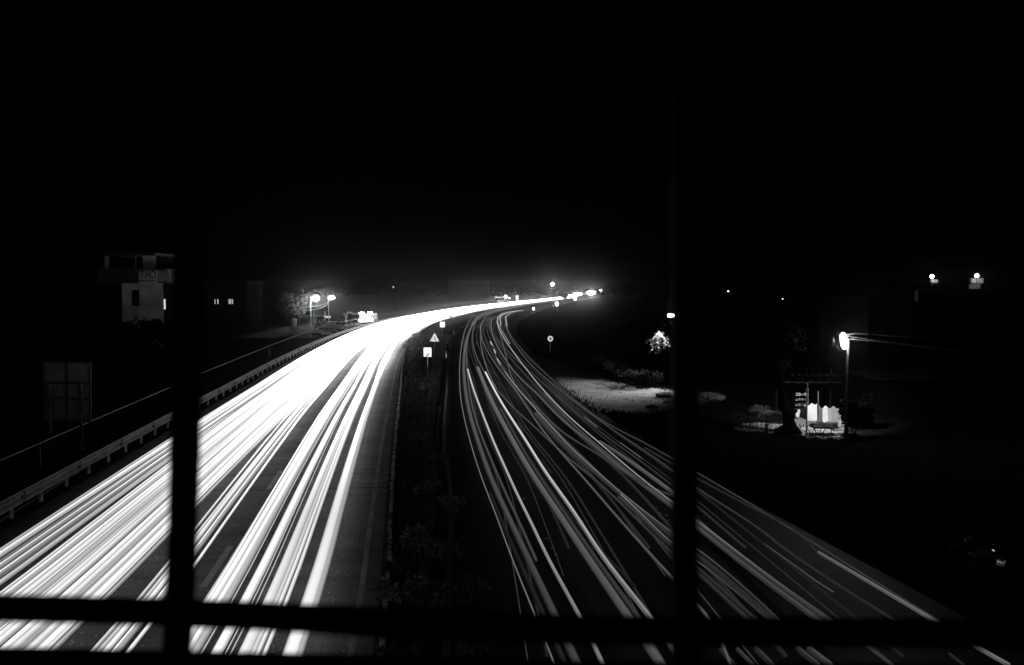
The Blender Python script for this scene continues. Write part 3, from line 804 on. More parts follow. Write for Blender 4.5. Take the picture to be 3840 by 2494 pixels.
# tree whose drooping leaves catch the tube lamp
tp = G(2497, 1452, 0)
cz = D(2472, 1275, tp.y)
tree("verge_tree", tp, 5, (cz.x-tp.x, cz.z, (.95,.7,.95)), 20, 16, .15, "pale leafed tree with drooping leaves beside the left edge of the right upright", m=leafp, bm=mat("night_bark", .004, .95, spec=0), seed=5, trunk_r=.07, long=1.6)
tree("dark_verge_tree", G(2400,1385,0), 5, (.2, 3.4, (2.2,1.5,1.4)), 26, 60, .3, "dark tree standing behind the verge bushes left of the pale leafed tree", seed=8, trunk_r=.14, m=mat("night_leaf", .005, .95, spec=0), bm=mat("night_bark", .004, .95, spec=0))

# ------------------------------------------------------------------ tube lamp behind the right upright
def slight(parent, loc, aim, power, ang, size=.2):
    d = bpy.data.lights.new("lamp_light", 'SPOT'); d.energy = power; d.spot_size = R(ang); d.spot_blend = 1.0; d.shadow_soft_size = size
    o = bpy.data.objects.new("lamp_light", d); COL.objects.link(o); o.location = loc
    o.rotation_euler = (Vector(aim) - Vector(loc)).to_track_quat('-Z', 'Y').to_euler()
    o.parent = parent; o.matrix_parent_inverse = parent.matrix_basis.inverted()
def tube_lamp(base, zl, half, label, power, aim, tilt=0.0, vertical=False, rad=.05, em=14.0, offx=0.0):
    t = thing("tube_lamp", base, label, "street lamp", None)
    b = Vector(base)
    MB().tube([b, b + Vector((0, 0, zl + (.0 if vertical else .35)))], [.09, .06], 10).build("pole", mat("lamp_pole", .06, .7), t)
    c = b + Vector((offx, -.18, zl))
    ax = Vector((math.sin(tilt), 0, math.cos(tilt))) if vertical else Vector((math.cos(tilt), 0, math.sin(tilt)))
    if vertical:
        tb_ = MB(); tb_.tube([c + ax*half*k_/6 for k_ in range(-6, 7)], [rad*math.sqrt(max(.03, 1-(abs(k_)/6)**2.4)) for k_ in range(-6, 7)], 14)
        tb_.build("tube", emit("tube_glow_%d" % int(em), em), t, smooth=True)
    else:
        MB().tube([c - ax*half, c + ax*half], rad, 10).build("tube", emit("tube_glow_%d" % int(em), em), t)
    MB().box(c + Vector((0, .16 if vertical else .10, .0)), (.10, .03, 2*half*.8) if vertical else (2*half+.1, .10, .08), M=(Matrix.Rotation(tilt, 3, 'Y') if vertical else None)).build("reflector_housing", signg, t)
    MB().tube([b + Vector((0, 0, zl)), c + Vector((0, .1, .0))], .025, 6).build("bracket", polem, t)
    slight(t, c + Vector((0, -.15, -.12)) if not vertical else c + Vector((-.15, .25, 0)), aim, power, 108 if not vertical else 80, .25)
    return t
bp_ = G(2560, 1450, 0)
zl = D(2524, 1183, bp_.y).z
tube_lamp(bp_, zl, .40, "bright horizontal tube lamp on a pole hidden behind the right upright", 4200, G(2250,1462,0), rad=.10, em=16, offx=D(2524,1183,bp_.y).x-bp_.x)
# right lamp: upright glowing tube on a tall dark pole
bR = G(3172, 1655, 0); zR = D(3148, 1278, bR.y).z
tR = tube_lamp(bR, zR, .38, "glaring upright tube lamp on a tall dark pole beside the white hut", 2700, G(3060,1585,0), tilt=-.13, vertical=True, rad=.13, em=110, offx=-.28)
for k_, (px) in enumerate(([(3172,1253),(3230,1252),(3290,1256),(3350,1261),(3440,1264),(3560,1258),(3700,1240)], [(3172,1260),(3215,1266),(3260,1272),(3700,1330)], [(3172,1270),(3220,1275),(3290,1281),(3700,1330)])):
    c_ = MB().tube([D(x, y, bR.y) for x, y in px], .011, 6)
    tag(c_.build("overhead_wire", mat("wire", .16, .8)), ["upper", "middle", "lower"][k_] + " wire leaving the glaring upright lamp to the right", "wire", "wires at the right lamp")

# ------------------------------------------------------------------ white hut, scalloped awning, poles
def hy(x, y): return G(x, y, 0)
p0, p1, p2, p3, p4, p5 = hy(3024,1578), hy(3064,1578), hy(3088,1586), hy(3105,1583), hy(3150,1600), hy(2992,1563)
Yh = p1.y
white = mat("white_wall_sheet", .82, .6, .08, 3)
hut = thing("hut", (p2.x, p2.y, 0), "small white enclosure of pointed wall sheets under dark roof slats", "hut")
def wall(a, c, h, m, name="wall_panel"):
    a = Vector(a); c = Vector(c); n = Vector((-(c-a).y, (c-a).x, 0)).normalized()*.05
    b = MB(); k = len(b.v)
    V = [a, c, c+n, a+n]
    b.v += [tuple(v) for v in V] + [tuple(v+Vector((0,0,h))) for v in V]
    for f in ((0,1,5,4),(1,2,6,5),(2,3,7,6),(3,0,4,7),(4,5,6,7),(0,3,2,1)): b.f.append(f)
    return b.build(name, m, hut)
def panel(xa, ya, xc, yc, tops, m, name="wall_panel"):
    """a standing sheet between two ground points, its upper edge cut to the given outline"""
    a, c = hy(xa, ya), hy(xc, yc)
    def onwall(x, y):
        d = ray(x, y); n = Vector((-(c-a).y, (c-a).x, 0))
        t_ = (a - Vector((0,0,CAM_H))).dot(n) / d.dot(n)
        return Vector((0,0,CAM_H)) + d*t_
    up = [onwall(x, y) for x, y in tops]
    P = [a, c] + up[::-1]
    n = Vector((-(c-a).y, (c-a).x, 0)).normalized()*.04
    b = MB(); k = len(P); b.v = [tuple(p) for p in P] + [tuple(p+n) for p in P]
    b.f = [tuple(range(k)), tuple(range(2*k-1, k-1, -1))] + [(i, (i+1)%k, k+(i+1)%k, k+i) for i in range(k)]
    return b.build(name, m, hut)
panel(3025,1579,3064,1578, [(3025,1520),(3032,1523),(3045,1512),(3057,1519),(3064,1514)], white)
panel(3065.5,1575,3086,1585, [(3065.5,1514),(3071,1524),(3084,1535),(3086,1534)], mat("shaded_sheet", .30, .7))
panel(3087,1586,3105,1583, [(3087,1531),(3097,1522),(3105,1529)], white)
panel(3105.5,1583,3152,1604, [(3105.5,1529),(3111,1534),(3123,1523),(3138,1535),(3152,1522)], mat("pale_wall", .55, .6, .15, 3))
panel(2996,1565,3018,1573, [(2996,1524),(3018,1530)], mat("dark_board", .03, .8), "dark_panel")
# dark slatted roof over the enclosure
rt = hy(3085, 1590); RZ = D(3085, 1455, rt.y).z
b = MB()
for k in range(9): b.box((rt.x - 1.5 + k*.36, rt.y + 1.6, RZ + .25), (.16, 2.6, .04), M=Matrix.Rotation(R(-18), 3, 'X'))
b.build("roof_slats", mat("slat", .010, .9, spec=0), hut)
for sx in (-1.5, 1.5):
    MB().tube([(rt.x+sx, rt.y+2.8, 0), (rt.x+sx, rt.y+2.8, RZ+.7)], .05, 6).build("pole", MATS["slat"], hut)
MB().box((rt.x, rt.y+1.6, RZ+.12), (3.3, .08, .1)).build("roof_beam", MATS["slat"], hut)
for (x, yb, yt) in ((3024,1636,1480),(3066,1604,1510)):
    q = hy(x, yb)
    MB().tube([q, (q.x, q.y, D(x, yt, q.y).z+.6)], .032, 8).build("pole", signd, hut)
# striped clutter, stacked bags left of the hut
t = thing("bag_rack", hy(3003,1566), "rack of pale crumpled bundles tied left of the hut", "rack")
rk = random.Random(3); q = hy(3003,1566)
for j in range(4):
    z = .55 + j*.28
    MB().box((q.x, q.y+.05, z-.09), (.62, .25, .03)).build("shelf", signd, t)
for j in range(3):
    for i in range(4):
        b = MB(); b.ball((q.x-.22+i*.15, q.y+.05, .68+j*.28+rk.uniform(0,.04)), .085, 8, 6, (1, .8, rk.uniform(.5,1.1)))
        b.build("bundle", white, t, smooth=True)
MB().box((q.x+.34, q.y+.05, .8), (.04,.25,1.6)).build("side_frame", signg, t)
# seated pale figure-like heap
t = thing("white_sack", hy(2990,1568), "small slumped white sack on the ground left of the hut", "sack")
q = hy(2990,1568)
b = MB(); b.ball((q.x, q.y, .16), .15, 10, 8, (.8,.8,1.1)); b.ball((q.x+.07, q.y, .36), .10, 10, 8, (.9,.8,1.2)); b.build("sack", white, t, smooth=True)
# handcart silhouette
q = hy(3085, 1632)
t = thing("handcart", q, "dark loaded handcart standing in front of the white hut", "cart")
MB().box((q.x+.05, q.y, .42), (1.15, .7, .1)).build("bed", signd, t)
rk = random.Random(9); b = MB()
for i in range(16): b.ball((q.x-.5+i*.07, q.y+rk.uniform(-.2,.2), .5+rk.uniform(0,.1)), rk.uniform(.07,.13), 7, 5)
b.build("load", signd, t)
for s_ in (-1, 1):
    b = MB(); cx_ = q.x+.0; 
    pts_ = [(cx_+.26*math.cos(w*math.pi/8), q.y+s_*.38, .27+.26*math.sin(w*math.pi/8)) for w in range(17)]
    b.tube(pts_, .02, 6, False); b.build("wheel", signd, t)
MB().tube([(q.x+.5, q.y-.3, .42), (q.x+.8, q.y-.3, .50), (q.x+1.15, q.y-.3, .25)], .03, 6).build("handle", mat("worn_wood", .5, .7), t)
# foreground tree trunk left of the hut
q = hy(2962, 1622)
tree("roadside_tree", q, 6, (-1.0, 4.5, (1.6,1.6,1.5)), 24, 60, .3, "dark tree with a flared trunk left of the white hut", seed=21, trunk_r=.24, m=mat("night_leaf", .005, .95, spec=0), bm=mat("night_bark", .004, .95, spec=0))
b = MB(); b.tube([(q.x-.05, q.y, -.02), (q.x, q.y, .35), (q.x, q.y, .9)], [.75, .34, .25], 12)
fl = b.build("root_flare", MATS["night_bark"], bpy.data.objects["roadside_tree"])
# palm fronds lit behind
def frond_plant(base, label, n, L, seed, group=None):
    rnd = random.Random(seed); t = thing("palm_plant", base, label, "plant", group); b = MB(); st = MB()
    for i in range(n):
        a = rnd.uniform(0, 6.28); el = rnd.uniform(.5, 1.2)
        pr_ = Vector(base)
        seg = 7; P = []
        for k in range(seg+1):
            s_ = k/seg
            P.append(Vector(base) + Vector((math.cos(a)*L*s_*math.cos(el), math.sin(a)*L*s_*math.cos(el), L*(s_*math.sin(el) - .55*s_*s_) + .1)))
        st.tube(P, .012, 4)
        for k in range(1, seg+1):
            side = Vector((-math.sin(a), math.cos(a), -.5))
            for sg in (-1, 1):
                d = Vector((side.x*sg, side.y*sg, -.5)).normalized()*L*.28
                p = P[k]; q_ = p + (P[k]-P[k-1])*.3
                kk = len(b.v); b.v += [tuple(p), tuple(q_), tuple(p + d)]; b.f.append((kk, kk+1, kk+2))
    st.build("stem", bark, t); b.build("fronds", leafm, t)
frond_plant(hy(2864,1560), "spiky palm like plant left of the roadside tree", 9, 1.3, 31)
frond_plant(hy(3128,1625), "spiky plant at the foot of the glaring lamp pole", 7, .7, 33)
for i, (x, y, lab) in enumerate(((3200,1640,"black bush right of the glaring lamp pole"),(3230,1610,"black bush farther right behind the lamp pole bush"))):
    shrub(hy(x, y), .75, 1.5, 1500, .16, lab, "black bushes right of the glaring lamp", m=MATS["night_leaf"], seed=300+i)
# short post in the yard
q = hy(2876, 1622); t = thing("short_post", q, "short dark post standing alone in the yard left of the tree", "post")
MB().tube([q, (q.x, q.y, .40)], [.05,.045], 8).build("shaft", signd, t); MB().ball((q.x, q.y, .40), .055, 8, 6).build("cap", signd, t)
# concrete slab and tarp right of the lamp
q = hy(3277, 1545); t = thing("concrete_pillar", q, "tall grey concrete pillar right of the glaring lamp", "pillar")
zt = D(3277, 1428, q.y).z
MB().box((q.x, q.y, zt/2), (.30, .2, zt), rz=.1).build("shaft", mat("weathered_concrete", .25, .9, .3, 4), t)
MB().box((q.x, q.y, .05), (.42, .32, .1), rz=.1).build("footing", mat("weathered_concrete", .25, .9, .3, 4), t)
q = hy(3290, 1551); t = thing("tarpaulin", q, "triangular grey tarpaulin leaning at the concrete pillar", "tarpaulin")
b = MB(); b.prism([(q.x-.1,.0),(q.x+.42,.0),(q.x-.1,.95)], q.y-.05, q.y-.03); b.build("sheet", mat("tarp", .3, .8), t)
MB().tube([(q.x-.1, q.y-.0, 0), (q.x-.1, q.y, 1.0)], .02, 6).build("prop", signd, t)
# low wall line top right
wa, wb = D(3290,1412,44), D(3460,1432,44)
t = thing("shed_roof", (wa.x, 44, 0), "dark shed with a faintly lit roof edge right of the concrete pillar", "shed")
MB().box(((wa.x+wb.x)/2+1.0, 46, wa.z/2-.1), (wb.x-wa.x+2, 3.8, wa.z-.2)).build("wall", mat("dark_wall", .008, .9, spec=0), t)
MB().box(((wa.x+wb.x)/2+1.0, 45.8, wa.z-.12), (wb.x-wa.x+2.4, 4.4, .08)).build("roof", mat("tin_roof", .03, .8, .4, 5, spec=.05), t)
# rubble by the dirt verge
for i, (x, y, s_, lab) in enumerate(((2492,1490,.5,"dark angular boulder at the right end of the lit dirt"),(2515,1512,.42,"pale boulder partly behind the right upright"),(2655,1490,.55,"pale boulder on the dirt right of the right upright"),(2690,1498,.45,"rounded pale boulder farther right of the right upright"),(2445,1530,.3,"small stone on the near edge of the lit dirt"))):
    bmh = bmesh.new(); bmesh.ops.create_icosphere(bmh, subdivisions=2, radius=s_)
    rr = random.Random(60+i)
    for v in bmh.verts:
        v.co *= rr.uniform(.75, 1.15); v.co.z *= .55; v.co.x *= 1.3
    me = bpy.data.meshes.new("boulder"); bmh.to_mesh(me); bmh.free(); me.materials.append(mat("rock_dark", .06, .9, .4, 4) if i in (0,4) else mat("rock_pale", .25, .9, .4, 4))
    ob = bpy.data.objects.new("boulder", me); COL.objects.link(ob); ob.location = G(x, y, 0) + Vector((0,0,s_*.2))
    tag(ob, lab, "boulder", "boulders on the verge")
# dark verge grass along the right road edge
SANDP = [G(x, y, 0) for x, y in poly]
def inside(x, y):
    c = False; n = len(SANDP)
    for i in range(n):
        a, b = SANDP[i], SANDP[i-1]
        if (a.y > y) != (b.y > y) and x < (b.x-a.x)*(y-a.y)/(b.y-a.y) + a.x: c = not c
    return c
def vreg():
    while True:
        y = 16 + 70*random.random()**1.5
        x = s_f(y) + .3 + random.random()**1.5*9
        if not inside(x, y): return (x, y, 0)
blades("verge_grass", vreg, 22000, .05, .20, mat("verge_grass_blade", .007, .9, .5, 3, spec=0), "dark rough grass beside the right carriageway")

def edge_reg():
    i = random.randrange(len(SANDP)); a, b = SANDP[i], SANDP[i-1]; t_ = random.random()
    return (a.x+(b.x-a.x)*t_ + random.gauss(0, .35), a.y+(b.y-a.y)*t_ + random.gauss(0, .5), 0)
blades("verge_weeds", edge_reg, 2200, .04, .2, mat("weed", .035, .9, .5, 3, spec=0), "ragged weeds growing along the rim of the lit dirt", w=.02)
rk = random.Random(515)
st_ = MB(); cnt = 0
while cnt < 260:
    x = rk.uniform(2, 14); y = rk.uniform(38, 75)
    if inside(x, y):
        st_.ball((x, y, .02), rk.uniform(.02, .07), 6, 4, (1, 1, .6)); cnt += 1
tag(st_.build("gravel", mat("rock_dark", .06, .9, .4, 4)), "scattered gravel and clods on the lit dirt verge", "gravel", None, "stuff")

# motorcycle at the right edge, plate towards us
Ym = 18.0; pc = D(3738, 2106, Ym)
t = thing("motorcycle", (pc.x, Ym, 0), "dark parked motorcycle at the right edge with a pale number plate", "motorcycle")
blk = mat("black_plastic", .02, .4)
def torus(b, c, r0, r1, lean=0.0, k=20, m=6):
    P = [Vector(c) + Vector((0, r0*math.cos(w*2*math.pi/k), r0*math.sin(w*2*math.pi/k))) for w in range(k+1)]
    b.tube(P, r1, m, False)
w1 = MB(); torus(w1, (pc.x, Ym+.35, .30), .27, .045); w1.build("wheel", blk, t)
w2 = MB(); torus(w2, (pc.x-.05, Ym+1.6, .30), .27, .04); w2.build("wheel", blk, t)
b = MB(); b.box((pc.x, Ym+.35, .78), (.26, .75, .10)); b.build("seat", blk, t, bevel=.03)
b = MB(); b.ball((pc.x-.02, Ym+.95, .85), .2, 12, 8, (.75,1.4,.75)); b.build("fuel_tank", blk, t, smooth=True)
b = MB(); b.box((pc.x, Ym+.85, .45), (.22, .42, .35)); b.build("engine", mat("engine_grey", .06, .5), t, bevel=.03)
b = MB(); b.tube([(pc.x-.33, Ym+1.15, 1.05), (pc.x-.15, Ym+1.3, 1.08), (pc.x+.12, Ym+1.3, 1.08), (pc.x+.3, Ym+1.15, 1.05)], .016, 6); b.build("handlebar", blk, t)
b = MB(); b.tube([(pc.x, Ym+1.3, 1.05), (pc.x-.03, Ym+1.6, .3)], .03, 6); b.build("fork", blk, t)
b = MB(); b.box((pc.x-.02, Ym-.06, .72), (.14, .12, .25)); b.build("rear_mudguard", blk, t, bevel=.02)
plm = Matrix.Rotation(R(17), 3, 'Y')
pl = MB().box((pc.x, Ym-.14, pc.z), (.20, .008, .10), M=plm).build("number_plate", mat("plate_white", .75, .4), t, bevel=.008)
for k in range(4):
    o_ = plm @ Vector((-.07+k*.045, 0, -.012))
    MB().box((pc.x+o_.x, Ym-.1465, pc.z+o_.z), (.026, .003, .04), M=plm).build("character", signd, pl)
plight(t, (pc.x, Ym-.22, pc.z+.12), .12, .02, "plate_fill")  # unseen light added to brighten the number plate
q = D(3725, 2064, Ym-.1); MB().box(q, (.055, .02, .03), M=Matrix.Rotation(R(30),3,'Y')).build("tail_light", emit("dim_tail", .45), t, bevel=.006)
q = D(3768, 2105, Ym-.1); MB().box(q, (.04, .02, .03)).build("indicator", mat("indicator_lens", .6, .3), t, bevel=.008)
q = D(3723, 2043, Ym+.2); MB().ball(q, .02, 8, 6).build("grab_rail_end", mat("indicator_lens", .6, .3), t)

# road studs glinting in the right carriageway
for i, (x, y) in enumerate(((1867,1670),(1965,1870),(2050,2020),(2073,2055),(2085,2080),(2443,1899),(2462,1905),(2475,1925),(2498,1932),(2510,1951))):
    q = G(x, y, .02)
    s_ = MB().box(q + Vector((0,0,.0)), (.10, .09, .035)).build("road_stud", signw, None, bevel=.01)
    tag(s_, "tiny pale road stud on the right carriageway, %s counted from the median side" % ORD[i], "road stud", "road studs on the right carriageway")

# ------------------------------------------------------------------ left: billboard, building, lit roadside shops
Yb = 34.5
t = thing("billboard", D(255, 1700, Yb), "grey billboard seen from behind on two legs beyond the crash barrier", "billboard")
a, c = D(160, 1358, Yb), D(342, 1578, Yb)
pnl = mat("billboard_sheet", .2, .8, .2, 1.5)
M_ = Matrix.Rotation(R(1.5), 3, 'Y')
ctr = Vector(((a.x+c.x)/2, Yb, (a.z+c.z)/2))
MB().box(ctr + Vector((0, .06, 0)), (c.x-a.x, .03, a.z-c.z), M=M_).build("sheet", pnl, t)
fr = MB(); w = c.x-a.x; h = a.z-c.z
for fx in (-.5, 0, .5): fr.box(ctr + M_ @ Vector((fx*w, 0, 0)), (.07, .05, h+.06), M=M_)
for fz in (-.5, -.12, .14, .5): fr.box(ctr + M_ @ Vector((0, -.045, fz*h)), (w+.06, .03, .06), M=M_)
fr.build("back_frame", signd, t)
for fx in (-.34, .33):
    x_ = ctr.x + fx*w
    MB().tube([(x_-.02, Yb-.12, -.02), (x_, Yb-.12, ctr.z + .14*h)], .065, 8).build("leg", mat("leg_steel", .09, .7, .9, 1.2), t)

Yw = 95.0
def at(x, y): return D(x, y, Yw)
bl = thing("corner_building", at(550, 1500), "pale two storey building with an upside mirrored signboard and dark window, far left", "building")
bl["label"] = "pale two storey corner building with a mirrored signboard and one dark window"
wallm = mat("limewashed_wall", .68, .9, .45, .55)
darkm = mat("dark_opening", .01, .9)
def bx(x0, y0, x1, y1, dy0, dy1, m, name, parent=None):
    a, c = at(x0, y0), at(x1, y1)
    b = MB(); b.box(((a.x+c.x)/2, Yw+(dy0+dy1)/2, (a.z+c.z)/2), (abs(c.x-a.x), dy1-dy0, abs(a.z-c.z)))
    return b.build(name, m, parent or bl)
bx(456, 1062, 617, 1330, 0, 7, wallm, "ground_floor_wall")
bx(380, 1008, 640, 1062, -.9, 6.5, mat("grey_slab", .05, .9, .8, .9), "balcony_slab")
bx(617.2, 1062.5, 619, 1330, .02, 7, mat("side_shade", .006, .95, spec=0), "shade_sheet")  # shade of the building's side put into thin near-black sheets
bx(573.2, 958.5, 575, 1007, .82, 6, mat("side_shade", .006, .95, spec=0), "shade_sheet")
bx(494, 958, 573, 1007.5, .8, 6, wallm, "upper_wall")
bx(384, 948, 590, 957.5, -.6, 6.8, mat("grey_slab2", .03, .9), "roof_slab")
bx(388, 960, 403, 1007, .2, .6, wallm, "corner_pillar")
bx(494, 1088, 524, 1148, -.03, .05, darkm, "window")
bx(499, 960, 525, 1007, .75, .85, darkm, "door")
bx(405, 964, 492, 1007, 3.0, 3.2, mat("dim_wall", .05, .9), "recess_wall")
bx(615, 1122, 620, 1160, -.06, .1, emit("lit_slit", .75), "lit_window")
sg = bx(533, 1015, 606, 1064, -1.05, -.93, mat("signboard_face", .75, .8, .15, 2), "signboard")
bx(608, 1015, 652, 1056, -1.05, -.93, mat("signboard_side", .36, .8, .2, 2), "signboard")
fd = bpy.data.curves.new("lettering", 'FONT'); fd.body = "CHITS"; fd.size = 1.3; fd.align_x = 'CENTER'; fd.extrude = .01
fd.materials.append(mat("letter_dark", .02, .9))
ftmp = bpy.data.objects.new("tmp_text", fd); COL.objects.link(ftmp)
bpy.context.view_layer.update()
fme = bpy.data.meshes.new_from_object(ftmp.evaluated_get(bpy.context.evaluated_depsgraph_get()))
bpy.data.objects.remove(ftmp)
fo = bpy.data.objects.new("lettering", fme); COL.objects.link(fo)
a, c = at(535, 1018), at(596, 1046)
fo.location = ((a.x+c.x)/2, Yw-1.07, c.z+.05); fo.rotation_euler = (math.pi/2, 0, 0); fo.scale = (-.62, 1.0, 1)
fo.parent = sg; fo.matrix_parent_inverse = sg.matrix_basis.inverted()
for k in range(8):
    a = at(538+k*8, 1053)
    MB().box((a.x, Yw-1.065, a.z), (.14, .012, .18 if k % 2 else .24)).build("small_lettering", mat("letter_dark", .02, .9), sg)
for i, (x, y, Hh, w_, lab) in enumerate(((470,1300,1195,5.0,"left dark tree hiding the foot of the pale corner building"),(560,1300,1210,4.5,"right dark tree hiding the foot of the pale corner building"),(660,1290,1200,4.5,"dark tree standing beyond the left upright"),(380,1310,1200,5,"dark tree left of the pale corner building"))):
    g_ = D(x, y, 84); g_.z = 0; ct = D(x, Hh, 84).z - 1.2
    tree("night_tree", g_, 6, (0, ct-.6, (w_*.55,1.5,2.2)), 26, 60, .4, lab, "dark trees before the corner building", m=MATS["night_leaf"], bm=MATS["night_bark"], seed=200+i, trunk_r=.18)
# dark building with two lit windows
Yw = 130.0
bl2 = thing("dark_house", at(840, 1300), "unlit house left of the bright mast with two small glowing windows", "house")
bx(770, 1060, 930, 1300, 0, 8, mat("night_wall", .008, .9, .4, .5, spec=0), "wall", bl2)
bx(762, 1052, 938, 1059.5, -.6, 8.6, mat("night_roof", .01, .9, spec=0), "roof", bl2)
for (x0, x1) in ((805,807.5),(815.5,819),(858,861),(864,867),(870.5,873.5)):
    bx(x0, 1122, x1, 1140, -.05, .05, emit("window_glow", .55), "window_pane", bl2)

# bright mast and roadside shops
Ym2 = 150.0; Yw = Ym2
def lampmast(x, ytop, ybase_Y, label, power, r, em, poleoff=0, name="street_lamp", group=None, sc=(1,1,1), arm=True):
    Y_ = ybase_Y; top = D(x, ytop, Y_)
    bx_ = top.x + poleoff
    t = thing(name, (bx_, Y_, 0), label, "street lamp", group)
    MB().tube([(bx_, Y_, 0), (bx_, Y_, top.z + .25)], [.09, .05], 8).build("pole", (mat("mast_pole", .35, .6) if name == "street_lamp" else mat("far_pole", .02, .9, spec=0)), t)
    if abs(poleoff) > .05: MB().tube([(bx_, Y_, top.z+.2), (top.x, Y_, top.z+.1)], .035, 6).build("arm", (mat("mast_pole", .35, .6) if name == "street_lamp" else mat("far_pole", .02, .9, spec=0)), t)
    MB().ball(top, r, 14, 10, sc).build("bulb", emit("lamp_glow_%d" % int(em), em), t, smooth=True)
    b = MB(); b.ball(top + Vector((0, .06, r*.5)), r*.8, 12, 6, (sc[0],1,.35)); b.build("lamp_hood", signg, t)
    if power: plight(t, top + Vector((0, -r*1.4, -r*.6)), power, r)
    return t
lampmast(1185, 1119, 150, "very bright mast lamp above the roadside shops, left of the pair", 1500, .55, 60, poleoff=-1.0)
lampmast(1243, 1116, 156, "oval bright lamp just right of the very bright mast lamp", 500, .42, 40, poleoff=-.6, sc=(1.5,1,.8))
# hanging cables
for i, px in enumerate(([(1080,1143),(1100,1149),(1125,1152),(1160,1151),(1200,1146),(1225,1136),(1240,1124)], [(1102,1157),(1125,1161),(1150,1163),(1185,1160),(1215,1150),(1235,1132)], [(1100,1163),(1135,1162),(1150,1153)], [(1125,1108),(1150,1103),(1165,1100)])):
    c_ = MB().tube(smooth_path([D(x, y, 148.5) for x, y in px]), .055, 6)
    tag(c_.build("hanging_cable", mat("cable_pale", .6, .5)), ["upper long cable sagging under the bright mast lamp","lower long cable sagging under the bright mast lamp","short cable crossing the lower sagging cable","short taut cable left of the bright mast lamp"][i], "cable", "cables at the bright mast")
tree("shop_tree", D(1100, 1262, 152), 10, (0, D(1100,1110,152).z, (3.5,2.5,3.2)), 34, 60, .5, "dim tree left of the bright mast lamp", seed=51, trunk_r=.25)
# shop shelter
Yw = 158.0
sh = thing("roadside_shop", at(1150, 1240), "open roadside shop with posts and a shallow canopy under the mast lamp", "shop")
bx(1120, 1192, 1165, 1240, 2, 5, mat("shop_wall", .28, .9, .4, .8), "wall", sh)
bx(1092, 1176, 1120, 1181, -2, 3, mat("canopy_white", .7, .6), "canopy", sh)
bx(1120, 1184, 1215, 1188, -1, 5, mat("shop_roof", .10, .9), "roof", sh)
for x_ in (1126, 1180, 1222): bx(x_, 1165, x_+3, 1240, -1.1, -.9, mat("shop_post", .25, .8), "post", sh)
bx(1224, 1185, 1246, 1192, -1.3, -1.15, mat("canopy_white", .7, .6), "signboard", sh)
# white drum on a stand
q = G(1103, 1252, 0)
t = thing("water_tank", q, "upright white cylindrical tank on the forecourt at the left of the shops", "tank")
Yq = q.y
b = MB(); b.tube([(q.x, Yq, .5), (q.x, Yq, 2.3)], .45, 18); b.build("body", mat("tank_white", .55, .6, .15, 2), t)
b = MB(); b.tube([(q.x, Yq, 2.3), (q.x, Yq, 2.45)], [.45, .2], 18); b.build("lid", signg, t)
for s_ in (-.3, .3): MB().box((q.x+s_, Yq, .25), (.1, .1, .5)).build("leg", signg, t)
# low wall and kerb of the forecourt
q0, q1 = G(1170, 1256, 0), G(1204, 1256, 0)
t = tag(MB().box(((q0.x+q1.x)/2, q0.y, .15), (q1.x-q0.x, .5, .35)).build("low_wall", mat("dark_wall2", .05, .9), None), "low dark wall on the forecourt before the shops", "wall")
q0, q1 = G(1206, 1254, 0), G(1245, 1254, 0)
tag(MB().box(((q0.x+q1.x)/2, q0.y, .12), (q1.x-q0.x, .5, .3)).build("low_wall", mat("canopy_white", .7, .6), None), "low white wall on the forecourt near the crash barrier", "wall")
# parked motor scooter / goods heap under the lamp
q = G(1198, 1232, 0); t = thing("goods_heap", q, "uneven heap of pale goods under the bright mast lamp", "goods")
rk = random.Random(77)
for i in range(9):
    z = .3 + rk.random()*1.4
    b = MB(); b.box((q.x+rk.uniform(-.7,.7), q.y+rk.uniform(-.4,.4), z), (rk.uniform(.3,.6), .4, rk.uniform(.25,.5)), rz=rk.uniform(-.6,.6)); b.build("box" if i%2 else "sack", mat("goods_pale", .5, .8) if i%3 else signg, t, bevel=.05)
MB().box((q.x, q.y+.1, .15), (1.7,1.1,.3)).build("pallet", signd, t)
